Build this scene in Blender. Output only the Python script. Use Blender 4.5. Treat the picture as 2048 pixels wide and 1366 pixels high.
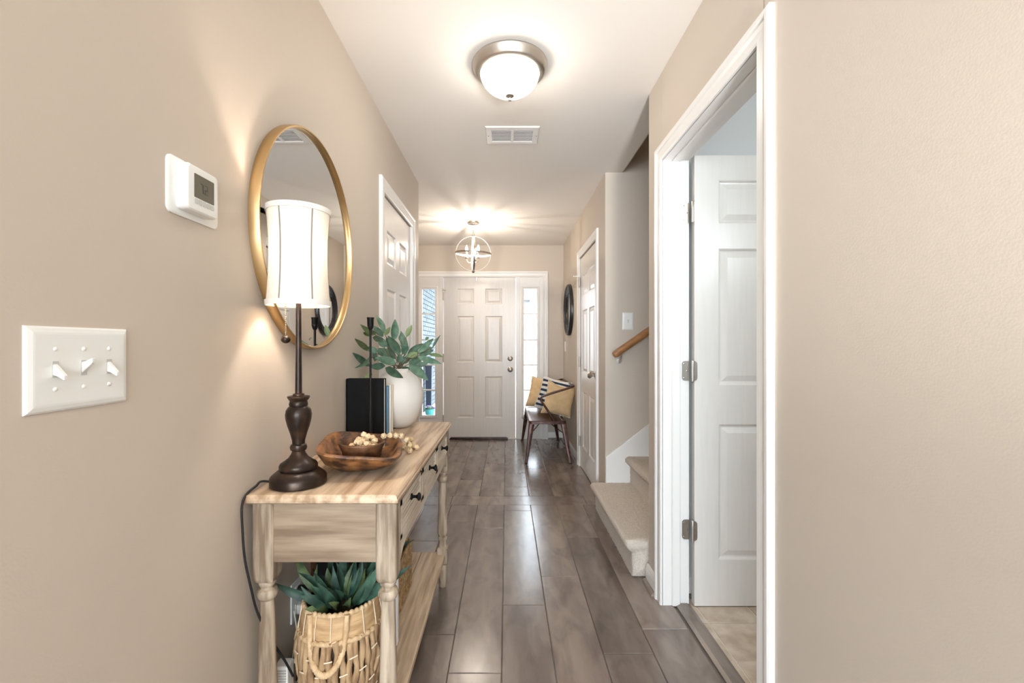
import bpy, bmesh, math, random
from mathutils import Vector, Matrix
random.seed(7)
PI = math.pi
scene = bpy.context.scene
COL = scene.collection
for o in list(bpy.data.objects):
    bpy.data.objects.remove(o)

# ------------------------------------------------------------------ camera, light, exposure
EYE = 1.19                    # camera height
FPX, CX, CY = 910.0, 1013.0, 689.0
cam_d = bpy.data.cameras.new('camera')
cam_d.sensor_width = 36.0
cam_d.lens = 36.0 * FPX / 2048.0
cam_d.shift_x = (1024.0 - CX) / 2048.0
cam_d.shift_y = (CY - 683.0) / 2048.0
cam_d.clip_start = 0.02
cam = bpy.data.objects.new('camera', cam_d)
COL.objects.link(cam)
cam.location = (0, 0, EYE)
cam.rotation_euler = (PI / 2, 0, 0)
scene.camera = cam

vs = scene.view_settings
vs.view_transform = 'Standard'
vs.look = 'None'
vs.gamma = 1.0
vs.use_curve_mapping = False
vs.exposure = 1.0
scene.cycles.max_bounces = 7
scene.cycles.diffuse_bounces = 4
scene.cycles.use_adaptive_sampling = True
scene.cycles.adaptive_threshold = 0.06
scene.cycles.adaptive_min_samples = 16
scene.cycles.transparent_max_bounces = 12
scene.cycles.sample_clamp_indirect = 6.0
scene.cycles.caustics_reflective = False
scene.cycles.caustics_refractive = False

world = bpy.data.worlds.new('overcast_sky')
scene.world = world
world.use_nodes = True
bg = world.node_tree.nodes['Background']
bg.inputs[0].default_value = (0.86, 0.93, 1.0, 1)
bg.inputs[1].default_value = 6.0


def area_light(name, loc, rot, sx, sy, power, color):
    d = bpy.data.lights.new(name, 'AREA')
    d.shape = 'RECTANGLE'
    d.size, d.size_y = sx, sy
    d.energy = power
    d.color = color
    o = bpy.data.objects.new(name, d)
    COL.objects.link(o)
    o.location = loc
    o.rotation_euler = rot
    return o


# added fill light, standing for daylight from an unseen window behind the camera
area_light('rear_fill_light', (-1.2, -3.9, 1.55), (PI / 2, 0, math.radians(-14)), 2.6, 1.8, 84, (0.64, 0.83, 1.0))
# added fill light without a fixture, washing the ceiling behind the viewer
area_light('ceiling_fill_light', (0.25, -0.75, 1.75), (PI, 0, 0), 0.5, 0.5, 12, (0.95, 0.98, 1.0))
sd = bpy.data.lights.new('ceiling_bounce_spot', 'SPOT')  # added spot, bounced off the hall ceiling to brighten it; no real fixture
sd.energy, sd.spot_size, sd.spot_blend, sd.shadow_soft_size, sd.color = 145, math.radians(50), 1.0, 0.12, (0.97, 0.98, 1.0)
so = bpy.data.objects.new('ceiling_bounce_spot', sd)
COL.objects.link(so)
so.location = (0.48, -0.75, 0.95)
so.rotation_euler = (Vector((0.22, 3.1, 2.44)) - so.location).to_track_quat('-Z', 'Y').to_euler()
# bathroom vanity lamp, cool white
area_light('bathroom_vanity_lamp', (1.55, 0.36, 1.95), (PI / 2, 0, 0), 0.7, 0.25, 7.6, (0.84, 0.94, 1.0))
LAMP_TINT = (1.0, 0.89, 0.78)
FLUSH_EMIT = 12.5
CHANDELIER_W = 3.5
TABLE_LAMP_W = 4.6
UPSTAIRS_W = 1.2


# ------------------------------------------------------------------ helpers
def lin(r, g, b):
    def f(c):
        c /= 255.0
        return c / 12.92 if c <= 0.04045 else ((c + 0.055) / 1.055) ** 2.4
    return (f(r), f(g), f(b), 1.0)


def at(px, py, Y):
    """point seen at a pixel of the photograph, at depth Y"""
    return Vector(((px - CX) * Y / FPX, Y, EYE - (py - CY) * Y / FPX))


MATS = {}


def mat(name, col, rough=0.5, metal=0.0, col2=None, scale=(8, 8, 8), bump=0.0, bscale=None, detail=4.0,
        spec=0.5, lo=0.35, hi=0.65, rand=0.0, coat=0.0, aniso=None):
    m = bpy.data.materials.new(name)
    m.use_nodes = True
    nt = m.node_tree
    b = nt.nodes['Principled BSDF']
    b.inputs['Base Color'].default_value = col
    b.inputs['Roughness'].default_value = rough
    b.inputs['Metallic'].default_value = metal
    b.inputs['Specular IOR Level'].default_value = spec
    b.inputs['Coat Weight'].default_value = coat
    tc = nt.nodes.new('ShaderNodeTexCoord')
    last = None
    if col2 is not None:
        mp = nt.nodes.new('ShaderNodeMapping')
        mp.inputs['Scale'].default_value = scale
        nz = nt.nodes.new('ShaderNodeTexNoise')
        nz.inputs['Scale'].default_value = 1.0
        nz.inputs['Detail'].default_value = detail
        nt.links.new(tc.outputs['Object'], mp.inputs['Vector'])
        if rand:
            oi = nt.nodes.new('ShaderNodeObjectInfo')
            sc = nt.nodes.new('ShaderNodeMath')
            sc.operation = 'MULTIPLY'
            sc.inputs[1].default_value = 37.0
            nt.links.new(oi.outputs['Random'], sc.inputs[0])
            nt.links.new(sc.outputs[0], mp.inputs['Location'])
        nt.links.new(mp.outputs[0], nz.inputs['Vector'])
        rp = nt.nodes.new('ShaderNodeValToRGB')
        rp.color_ramp.elements[0].position = lo
        rp.color_ramp.elements[1].position = hi
        rp.color_ramp.elements[0].color = col
        rp.color_ramp.elements[1].color = col2
        nt.links.new(nz.outputs['Fac'], rp.inputs[0])
        last = rp.outputs[0]
        if rand:
            hs = nt.nodes.new('ShaderNodeHueSaturation')
            mr = nt.nodes.new('ShaderNodeMapRange')
            mr.inputs['To Min'].default_value = 1.0 - rand
            mr.inputs['To Max'].default_value = 1.0 + rand
            nt.links.new(oi.outputs['Random'], mr.inputs[0])
            nt.links.new(mr.outputs[0], hs.inputs['Value'])
            nt.links.new(last, hs.inputs['Color'])
            last = hs.outputs[0]
        nt.links.new(last, b.inputs['Base Color'])
    if bump:
        nb = nt.nodes.new('ShaderNodeTexNoise')
        nb.inputs['Detail'].default_value = 5
        if bscale is None or not hasattr(bscale, '__len__'):
            nb.inputs['Scale'].default_value = bscale or 60
            nt.links.new(tc.outputs['Object'], nb.inputs['Vector'])
        else:
            mp2 = nt.nodes.new('ShaderNodeMapping')
            mp2.inputs['Scale'].default_value = bscale
            nb.inputs['Scale'].default_value = 1.0
            nt.links.new(tc.outputs['Object'], mp2.inputs['Vector'])
            nt.links.new(mp2.outputs[0], nb.inputs['Vector'])
        bp = nt.nodes.new('ShaderNodeBump')
        bp.inputs['Strength'].default_value = bump
        bp.inputs['Distance'].default_value = 0.01
        nt.links.new(nb.outputs['Fac'], bp.inputs['Height'])
        nt.links.new(bp.outputs[0], b.inputs['Normal'])
    MATS[name] = m
    return m


def emit_mat(name, col, strength):
    m = bpy.data.materials.new(name)
    m.use_nodes = True
    nt = m.node_tree
    b = nt.nodes['Principled BSDF']
    b.inputs['Base Color'].default_value = (0.9, 0.88, 0.84, 1)
    b.inputs['Emission Color'].default_value = (*col, 1)
    b.inputs['Emission Strength'].default_value = strength
    b.inputs['Roughness'].default_value = 0.3
    return m


def clear_mat(name, tint=(1, 1, 1), gloss=0.08, emit=None, es=0.0):
    """thin clear glass: transparent with a little gloss"""
    m = bpy.data.materials.new(name)
    m.use_nodes = True
    nt = m.node_tree
    nt.nodes.remove(nt.nodes['Principled BSDF'])
    out = nt.nodes['Material Output']
    tr = nt.nodes.new('ShaderNodeBsdfTransparent')
    tr.inputs[0].default_value = (*tint, 1)
    gl = nt.nodes.new('ShaderNodeBsdfGlossy')
    gl.inputs['Roughness'].default_value = 0.02
    mx = nt.nodes.new('ShaderNodeMixShader')
    mx.inputs[0].default_value = gloss
    nt.links.new(tr.outputs[0], mx.inputs[1])
    nt.links.new(gl.outputs[0], mx.inputs[2])
    last = mx.outputs[0]
    if emit:
        em = nt.nodes.new('ShaderNodeEmission')
        em.inputs[0].default_value = (*emit, 1)
        em.inputs[1].default_value = es
        ad = nt.nodes.new('ShaderNodeAddShader')
        nt.links.new(last, ad.inputs[0])
        nt.links.new(em.outputs[0], ad.inputs[1])
        last = ad.outputs[0]
    nt.links.new(last, out.inputs[0])
    return m


class MB:
    def __init__(s):
        s.v, s.f = [], []

    def add(s, vs_, fs_):
        n = len(s.v)
        s.v += [tuple(p) for p in vs_]
        s.f += [tuple(i + n for i in f) for f in fs_]
        return s

    def box(s, x0, x1, y0, y1, z0, z1):
        return s.add([(x0, y0, z0), (x1, y0, z0), (x1, y1, z0), (x0, y1, z0), (x0, y0, z1), (x1, y0, z1), (x1, y1, z1), (x0, y1, z1)],
                     [(0, 3, 2, 1), (4, 5, 6, 7), (0, 1, 5, 4), (1, 2, 6, 5), (2, 3, 7, 6), (3, 0, 4, 7)])

    def obox(s, c, ax, ay, az, hx, hy, hz):
        """oriented box: centre, three unit axes, half sizes"""
        c, ax, ay, az = Vector(c), Vector(ax), Vector(ay), Vector(az)
        vs_ = []
        for z in (-1, 1):
            for (x, y) in ((-1, -1), (1, -1), (1, 1), (-1, 1)):
                vs_.append(c + ax * (x * hx) + ay * (y * hy) + az * (z * hz))
        return s.add(vs_, [(0, 3, 2, 1), (4, 5, 6, 7), (0, 1, 5, 4), (1, 2, 6, 5), (2, 3, 7, 6), (3, 0, 4, 7)])

    def loft(s, rings, closed=True, cap0=True, cap1=True):
        n = len(rings[0])
        vs_, fs_ = [], []
        for r in rings:
            vs_ += [tuple(p) for p in r]
        m = n if closed else n - 1
        for i in range(len(rings) - 1):
            for j in range(m):
                a, b = i * n + j, i * n + (j + 1) % n
                fs_.append((a, b, b + n, a + n))
        if cap0:
            fs_.append(tuple(reversed(range(n))))
        if cap1:
            k = (len(rings) - 1) * n
            fs_.append(tuple(k + j for j in range(n)))
        return s.add(vs_, fs_)

    def lathe(s, prof, c=(0, 0, 0), n=32, axis='z', cap=True):
        """prof: (radius, offset along axis) pairs"""
        rings = []
        for (r, h) in prof:
            ring = []
            for k in range(n):
                a = 2 * PI * k / n
                u, w = r * math.cos(a), r * math.sin(a)
                p = {'z': (u, w, h), 'x': (h, u, w), 'y': (u, h, w)}[axis]
                ring.append((c[0] + p[0], c[1] + p[1], c[2] + p[2]))
            rings.append(ring)
        return s.loft(rings, True, cap, cap)

    def tube(s, path, r, n=8, closed=False, flat=1.0, up=None):
        path = [Vector(p) for p in path]
        L = len(path)
        rs = r if hasattr(r, '__len__') else [r] * L
        rings = []
        prev = None
        for i, p in enumerate(path):
            if closed:
                t = path[(i + 1) % L] - path[i - 1]
            else:
                t = path[min(i + 1, L - 1)] - path[max(i - 1, 0)]
            t.normalize()
            if up is not None:
                u = Vector(up) - t * Vector(up).dot(t)
            elif prev is None:
                u = Vector((0, 0, 1)).cross(t)
                if u.length < 1e-3:
                    u = Vector((1, 0, 0))
            else:
                u = prev - t * prev.dot(t)
            if u.length < 1e-6:
                u = t.orthogonal()
            u.normalize()
            prev = u
            w = t.cross(u)
            rings.append([p + u * (math.cos(2 * PI * k / n) * rs[i]) + w * (math.sin(2 * PI * k / n) * rs[i] * flat) for k in range(n)])
        if closed:
            rings.append(rings[0])
            return s.loft(rings, True, False, False)
        return s.loft(rings)

    def ball(s, c, r, n=12, m=8, sq=(1, 1, 1)):
        rings = []
        for i in range(1, m):
            a = PI * i / m
            rings.append([(c[0] + sq[0] * r * math.sin(a) * math.cos(2 * PI * k / n), c[1] + sq[1] * r * math.sin(a) * math.sin(2 * PI * k / n),
                           c[2] - sq[2] * r * math.cos(a)) for k in range(n)])
        return s.loft(rings)

    def extrude(s, poly, fn, a, b):
        """poly of 2-D points swept from a to b: fn(p, q, t) -> xyz"""
        return s.loft([[fn(p, q, a) for (p, q) in poly], [fn(p, q, b) for (p, q) in poly]])

    def mesh(s, name, bevel=0.0, seg=2, smooth=False, weld=False):
        me = bpy.data.meshes.new(name)
        me.from_pydata(s.v, [], s.f)
        bm = bmesh.new()
        bm.from_mesh(me)
        if weld:
            bmesh.ops.remove_doubles(bm, verts=bm.verts, dist=1e-5)
        bmesh.ops.recalc_face_normals(bm, faces=bm.faces)
        if bevel:
            es = [e for e in bm.edges if len(e.link_faces) == 2 and e.calc_face_angle(0) > 0.6]
            bmesh.ops.bevel(bm, geom=es, offset=bevel, segments=seg, affect='EDGES', profile=0.5, clamp_overlap=True)
        bm.to_mesh(me)
        bm.free()
        if smooth:
            me.polygons.foreach_set('use_smooth', [True] * len(me.polygons))
            try:
                me.set_sharp_from_angle(angle=math.radians(smooth if smooth is not True else 40))
            except Exception:
                pass
        return me

    def build(s, name, m, parent=None, bevel=0.0, seg=2, smooth=False, weld=False):
        me = s.mesh(name, bevel, seg, smooth, weld)
        me.materials.append(m)
        return link(name, me, parent)


ROOTLOC = {}


def link(name, me, parent=None):
    o = bpy.data.objects.new(name, me)
    COL.objects.link(o)
    if parent is not None:
        o.parent = parent
        loc = ROOTLOC.get(parent.name)
        if loc is not None:
            o.matrix_parent_inverse = Matrix.Translation(-loc)
    return o


def thing(name, label, cat, loc, group=None):
    o = bpy.data.objects.new(name, None)
    COL.objects.link(o)
    o.empty_display_size = 0.05
    o.location = loc
    ROOTLOC[o.name] = Vector(loc)
    return tag(o, label, cat, group)


def tag(o, label, cat, group=None, kind=None):
    o['label'] = label
    o['category'] = cat
    if group:
        o['group'] = group
    if kind:
        o['kind'] = kind
    return o


def struct(o, label=None, cat=None):
    o['kind'] = 'structure'
    if label:
        o['label'] = label
    if cat:
        o['category'] = cat
    return o


def sroot(name, label, cat):
    o = bpy.data.objects.new(name, None)
    COL.objects.link(o)
    return struct(o, label, cat)


def point_light(name, loc, power, radius, parent=None, color=LAMP_TINT):
    d = bpy.data.lights.new(name, 'POINT')
    d.energy = power
    d.shadow_soft_size = radius
    d.color = color
    o = bpy.data.objects.new(name, d)
    COL.objects.link(o)
    o.location = loc
    if parent is not None:
        o.parent = parent
        l = ROOTLOC.get(parent.name)
        if l is not None:
            o.matrix_parent_inverse = Matrix.Translation(-l)
    return o


# ------------------------------------------------------------------ materials
M_WALL = mat('beige_wall_paint', lin(203, 190, 175), 0.62, bump=0.04, bscale=220, spec=0.3)
M_CEIL = mat('ceiling_paint', lin(242, 236, 228), 0.8, bump=0.03, bscale=180, spec=0.2)
M_TRIM = mat('white_trim_paint', lin(233, 229, 224), 0.35, spec=0.5)
M_DOOR = mat('white_door_paint', lin(228, 222, 215), 0.3, col2=lin(224, 218, 211), scale=(60, 60, 5), bump=0.03, bscale=(70, 70, 6))
M_BATHWALL = mat('pale_grey_wall_paint', lin(214, 214, 212), 0.6, spec=0.3)
M_PLANK = mat('grey_brown_plank_wood', lin(108, 94, 86), 0.23, col2=lin(148, 133, 122), scale=(9, 1.3, 9), bump=0.05,
              bscale=(30, 3, 30), detail=6, lo=0.3, hi=0.72, rand=0.14, spec=0.6, coat=0.18)
def add_blotch(m, scale, dark):
    nt = m.node_tree
    b = nt.nodes['Principled BSDF']
    src = b.inputs['Base Color'].links[0].from_socket
    tc = nt.nodes.new('ShaderNodeTexCoord')
    mp = nt.nodes.new('ShaderNodeMapping')
    mp.inputs['Scale'].default_value = scale
    nz = nt.nodes.new('ShaderNodeTexNoise')
    nz.inputs['Scale'].default_value = 1.0
    nz.inputs['Detail'].default_value = 5.0
    nz.inputs['Distortion'].default_value = 0.8
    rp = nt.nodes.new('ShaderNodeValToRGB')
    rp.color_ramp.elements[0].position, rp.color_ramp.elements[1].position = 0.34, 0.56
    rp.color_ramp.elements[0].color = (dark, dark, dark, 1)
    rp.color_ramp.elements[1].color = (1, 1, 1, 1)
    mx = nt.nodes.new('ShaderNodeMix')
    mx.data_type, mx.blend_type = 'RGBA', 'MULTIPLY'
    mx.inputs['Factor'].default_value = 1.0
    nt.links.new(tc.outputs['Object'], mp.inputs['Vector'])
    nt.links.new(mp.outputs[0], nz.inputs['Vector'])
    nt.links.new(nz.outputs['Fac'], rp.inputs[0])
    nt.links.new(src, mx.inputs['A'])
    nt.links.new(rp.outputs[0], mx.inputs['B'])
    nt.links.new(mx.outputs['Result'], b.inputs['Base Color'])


M_PLANK.node_tree.nodes['Principled BSDF'].inputs['Coat Roughness'].default_value = 0.16
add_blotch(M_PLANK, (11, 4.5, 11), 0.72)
M_SUB = mat('dark_subfloor', lin(120, 108, 100), 0.5)
M_TILE = mat('beige_stone_tile', lin(176, 156, 136), 0.4, col2=lin(208, 192, 174), scale=(14, 14, 14), detail=8, rand=0.05, bump=0.05, bscale=40)
M_GROUT = mat('pale_grout', lin(214, 204, 192), 0.8)
M_CARPET = mat('beige_carpet_pile', lin(220, 205, 189), 0.95, col2=lin(242, 230, 216), scale=(160, 160, 160), bump=0.8, bscale=330, spec=0.05, lo=0.3, hi=0.7)
M_NICKEL = mat('brushed_nickel', lin(190, 182, 172), 0.38, 1.0)
M_CHROME = mat('satin_chrome', lin(200, 198, 195), 0.2, 1.0)
M_PLASTIC = mat('white_plastic', lin(236, 235, 230), 0.35)
M_DARKSLOT = mat('dark_slot', lin(50, 48, 46), 0.6)
M_VENTBACK = mat('grey_duct', lin(120, 114, 108), 0.7)
M_LCD = mat('grey_green_lcd', lin(112, 106, 92), 0.25)
M_LCDINK = mat('lcd_digit_ink', lin(58, 54, 46), 0.4)
M_GREYKEY = mat('pale_grey_keys', lin(196, 194, 190), 0.5)
M_BRASS = mat('satin_brass', lin(206, 174, 126), 0.36, 1.0)
M_MIRROR = mat('mirror_silver', (0.86, 0.87, 0.87, 1), 0.01, 1.0)
M_BLACKFRAME = mat('black_painted_wood', lin(34, 33, 34), 0.35)
M_BRONZE = mat('dark_rubbed_bronze', lin(46, 36, 30), 0.33, 0.55, col2=lin(84, 62, 46), scale=(25, 25, 25), lo=0.45, hi=0.8)
M_OAK = mat('washed_oak', lin(166, 138, 109), 0.5, col2=lin(214, 190, 162), scale=(44, 3.2, 44), detail=9, bump=0.10, bscale=(120, 6, 120), lo=0.36, hi=0.60)
M_OAKV = mat('washed_oak_upright', lin(132, 112, 92), 0.55, col2=lin(190, 172, 150), scale=(48, 48, 5), detail=9, bump=0.14, bscale=(130, 130, 9), lo=0.38, hi=0.62)
M_OAKX = mat('washed_oak_cross', lin(128, 107, 86), 0.55, col2=lin(166, 145, 122), scale=(4, 40, 40), detail=9, bump=0.10, bscale=(8, 120, 120), lo=0.36, hi=0.64)
M_OAKPALE = mat('whitewashed_oak', lin(186, 168, 148), 0.55, col2=lin(218, 204, 186), scale=(26, 4, 26), detail=7, bump=0.06, bscale=(70, 8, 70), lo=0.3, hi=0.62)
M_SLATGAP = mat('shadow_gap_brown', lin(88, 70, 54), 0.7)  # dark tone puts shadow into the gaps between drawer slats
M_IRON = mat('black_iron', lin(30, 28, 28), 0.45, 0.6, bump=0.25, bscale=90)
M_BOWL = mat('carved_brown_wood', lin(58, 34, 20), 0.5, col2=lin(172, 118, 70), scale=(26, 16, 40), detail=8, bump=0.5, bscale=36, lo=0.38, hi=0.74)
M_BOWLDARK = mat('dark_carved_wood', lin(54, 31, 19), 0.5, col2=lin(136, 94, 60), scale=(20, 14, 30), detail=7, bump=0.3, bscale=45, lo=0.38, hi=0.75)
M_BEAD = mat('pale_wood_bead', lin(206, 178, 138), 0.6, col2=lin(222, 198, 162), scale=(60, 60, 60), rand=0.08)
M_STRING = mat('jute_string', lin(170, 140, 100), 0.9)
M_VASE = mat('matte_white_ceramic', lin(226, 219, 210), 0.55, bump=0.05, bscale=(4, 4, 60))
M_LEAF = mat('sage_green_leaf', lin(62, 92, 74), 0.55, col2=lin(104, 132, 108), scale=(30, 30, 30), rand=0.2)
M_LEAFOLIVE = mat('olive_green_leaf', lin(92, 110, 70), 0.55, col2=lin(130, 144, 98), scale=(30, 30, 30), rand=0.15)
M_LEAFSHADED = mat('shaded_green_leaf', lin(34, 60, 50), 0.55, col2=lin(66, 98, 80), scale=(30, 30, 30), rand=0.25)  # leaf green darkened for the shade under the table
M_LEAFSHADEDOLIVE = mat('shaded_olive_leaf', lin(52, 68, 40), 0.55, col2=lin(92, 108, 66), scale=(30, 30, 30), rand=0.2)  # olive leaf with the same under-table shade in its colour
M_STEM = mat('brown_green_stem', lin(92, 80, 56), 0.7)
M_BLACKBOOK = mat('black_book_cloth', lin(11, 10, 10), 0.65, spec=0.2)
M_PAGES = mat('book_pages', lin(238, 234, 226), 0.8, col2=lin(222, 216, 206), scale=(2, 900, 2))
M_BLUEBOOK = mat('blue_book_cloth', lin(62, 116, 152), 0.55)
M_CREAMBOOK = mat('cream_book_board', lin(226, 214, 196), 0.6)
M_RATTAN = mat('twisted_hyacinth', lin(136, 104, 74), 0.75, col2=lin(190, 158, 118), scale=(40, 40, 12), detail=6, bump=0.3, bscale=120, rand=0.12)
M_RATTANBAND = mat('flat_palm_band', lin(172, 136, 94), 0.6, col2=lin(204, 170, 126), scale=(16, 16, 70), detail=6)
M_ROPE = mat('wrapped_rope', lin(192, 158, 116), 0.7, col2=lin(218, 188, 148), scale=(60, 60, 60), bump=0.2, bscale=150)
M_THREAD = mat('cream_thread', lin(232, 216, 190), 0.8)
M_SEAGRASS = mat('seagrass_weave', lin(146, 112, 72), 0.8, col2=lin(196, 164, 118), scale=(50, 50, 50), bump=0.4, bscale=160)
M_BASKETIN = mat('basket_inside', lin(56, 42, 30), 0.9)
M_BLACK = mat('black_rubber', lin(20, 19, 19), 0.6)
M_BOARDBLACK = mat('black_board', lin(16, 15, 15), 0.7)
M_BROWNWOOD = mat('reddish_brown_wood', lin(102, 66, 44), 0.5)
M_BENCH = mat('bench_brown_metal', lin(64, 40, 34), 0.3, 0.35, col2=lin(104, 68, 54), scale=(22, 22, 22), lo=0.42, hi=0.75)
M_TAN = mat('tan_linen', lin(222, 188, 140), 0.9, col2=lin(232, 200, 154), scale=(20, 20, 20), bump=0.25, bscale=90)
M_TANLIGHT = mat('pale_cream_linen', lin(232, 214, 186), 0.9, bump=0.2, bscale=90)
M_RAIL = mat('honey_oak_rail', lin(146, 98, 58), 0.35, col2=lin(176, 124, 78), scale=(3, 30, 30), detail=6)
M_SHADE_RIB = mat('shade_seam_tape', lin(150, 140, 128), 0.8)
M_SHADE_RIM = mat('shade_rim_tape', lin(236, 230, 220), 0.8)
M_BRICK = mat('grey_washed_brick', lin(66, 76, 83), 0.85, col2=lin(96, 106, 111), scale=(12, 12, 12), rand=0.15)
M_MORTAR = mat('dark_mortar', lin(24, 30, 36), 0.9)
M_CONCRETE = mat('pale_concrete', lin(206, 204, 200), 0.9)
M_LAWN = mat('far_lawn', lin(120, 140, 96), 0.95)
M_FARBRICK = mat('far_house_brick', lin(84, 84, 87), 0.9, col2=lin(120, 120, 122), scale=(2.5, 2.5, 9), detail=6)
M_WHITE = mat('white_siding', lin(240, 240, 240), 0.6)
M_TEAL = mat('turquoise_glaze', lin(66, 158, 160), 0.4)
M_BLUEBOX = mat('dark_blue_resin', lin(24, 42, 62), 0.5)
M_PETAL = mat('white_petal', lin(236, 232, 240), 0.7)
M_PETALP = mat('violet_petal', lin(132, 84, 168), 0.7)
M_GLASS = clear_mat('window_glass', (0.97, 0.99, 1.0), 0.06)
M_BULB = clear_mat('clear_candle_bulb', (1, 1, 1), 0.06, (1.0, 0.86, 0.66), 14.0)
M_BULBLAMP = clear_mat('lamp_bulb_glass', (1, 1, 1), 0.04, (1.0, 0.86, 0.68), 3.0)
M_DOME = emit_mat('glowing_alabaster_glass', (1.0, 0.93, 0.84), FLUSH_EMIT)


def shade_material():
    m = bpy.data.materials.new('linen_lamp_shade')
    m.use_nodes = True
    nt = m.node_tree
    nt.nodes.remove(nt.nodes['Principled BSDF'])
    out = nt.nodes['Material Output']
    df = nt.nodes.new('ShaderNodeBsdfDiffuse')
    tl = nt.nodes.new('ShaderNodeBsdfTranslucent')
    mx = nt.nodes.new('ShaderNodeMixShader')
    mx.inputs[0].default_value = 0.022
    tc = nt.nodes.new('ShaderNodeTexCoord')
    nz = nt.nodes.new('ShaderNodeTexNoise')
    nz.inputs['Scale'].default_value = 260
    rp = nt.nodes.new('ShaderNodeValToRGB')
    rp.color_ramp.elements[0].color = lin(226, 214, 198)
    rp.color_ramp.elements[1].color = lin(244, 236, 224)
    nt.links.new(tc.outputs['Object'], nz.inputs['Vector'])
    nt.links.new(nz.outputs['Fac'], rp.inputs[0])
    nt.links.new(rp.outputs[0], df.inputs[0])
    nt.links.new(rp.outputs[0], tl.inputs[0])
    nt.links.new(df.outputs[0], mx.inputs[1])
    nt.links.new(tl.outputs[0], mx.inputs[2])
    nt.links.new(mx.outputs[0], out.inputs[0])
    return m


M_SHADE = shade_material()


def stripe_material():
    m = bpy.data.materials.new('navy_striped_cotton')
    m.use_nodes = True
    nt = m.node_tree
    b = nt.nodes['Principled BSDF']
    b.inputs['Roughness'].default_value = 0.9
    at_ = nt.nodes.new('ShaderNodeUVMap')
    sp = nt.nodes.new('ShaderNodeSeparateXYZ')
    ml = nt.nodes.new('ShaderNodeMath')
    ml.operation = 'MULTIPLY'
    ml.inputs[1].default_value = 6.5
    fr = nt.nodes.new('ShaderNodeMath')
    fr.operation = 'FRACT'
    gt = nt.nodes.new('ShaderNodeMath')
    gt.operation = 'GREATER_THAN'
    gt.inputs[1].default_value = 0.52
    mx = nt.nodes.new('ShaderNodeMix')
    mx.data_type = 'RGBA'
    mx.inputs['A'].default_value = lin(232, 228, 222)
    mx.inputs['B'].default_value = lin(38, 58, 82)
    nt.links.new(at_.outputs[0], sp.inputs[0])
    nt.links.new(sp.outputs['Y'], ml.inputs[0])
    nt.links.new(ml.outputs[0], fr.inputs[0])
    nt.links.new(fr.outputs[0], gt.inputs[0])
    nt.links.new(gt.outputs[0], mx.inputs['Factor'])
    nt.links.new(mx.outputs['Result'], b.inputs['Base Color'])
    return m


M_STRIPE = stripe_material()

# ------------------------------------------------------------------ the shell
XL, XR, XF = -0.682, 0.713, 0.718         # left wall, near right wall, far right wall
YF, YC, YS, YN = 5.733, 3.526, 3.308, 2.277  # front wall, left corner, stair far wall, stair near wall
H = 2.44

# floor boards
floor = struct(MB().box(-3.2, 0.84, -4.1, 6.0, -0.10, -0.006).box(0.84, 3.2, -4.1, 0.25, -0.10, -0.006).build('floor', M_SUB),
               'dark grey-brown wide plank floor of the hall and foyer', 'floor')
PW, P0 = 0.195, -0.0176
plank_cache = {}


def plank(x0, x1, y0, y1):
    g = 0.0011
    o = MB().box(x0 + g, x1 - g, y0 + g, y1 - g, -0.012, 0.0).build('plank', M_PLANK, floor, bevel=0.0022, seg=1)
    return o


joints = {-4: [1.2, 2.3], -3: [0.6, 1.6, 2.755], -2: [0.8, 1.868, 3.05], -1: [0.45, 1.648, 2.95], 0: [0.9, 2.079, 3.26],
          1: [0.2, 1.15, 2.334], 2: [0.7, 1.752, 2.805], 3: [0.9, 1.903, 2.9]}
for k in range(-4, 4):
    x0, x1 = P0 + PW * k, P0 + PW * (k + 1)
    x0, x1 = max(x0, XL - 0.01), min(x1, 0.775)
    ys = [-0.6] + joints[k] + [3.374]
    for a, b in zip(ys[:-1], ys[1:]):
        plank(x0, x1, a, b)
for (a, b) in ((-1.40, -0.42), (-0.42, 0.60), (0.60, 0.725)):
    plank(a, b, 3.374, 3.574)
fj = {-8: [4.4], -7: [5.0], -6: [4.2, 5.3], -5: [4.8], -4: [4.1, 5.2], -3: [4.6], -2: [4.0, 5.1], -1: [4.55], 0: [3.80, 4.9], 1: [4.35, 5.3], 2: [4.75], 3: [4.15, 5.2]}
for k in range(-8, 4):
    x0, x1 = max(P0 + PW * k, -1.42), min(P0 + PW * (k + 1), 0.725)
    ys = [3.574] + fj[k] + [YF + 0.02]
    for a, b in zip(ys[:-1], ys[1:]):
        plank(x0, x1, a, b)
# boards of the room behind the camera
for k in range(-16, 16):
    x0, x1 = P0 + PW * k, P0 + PW * (k + 1)
    off = random.uniform(-0.6, 0.6)
    for a, b in ((-4.0, -2.3 + off), (-2.3 + off, -0.6)):
        plank(x0, x1, a, b)

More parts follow.
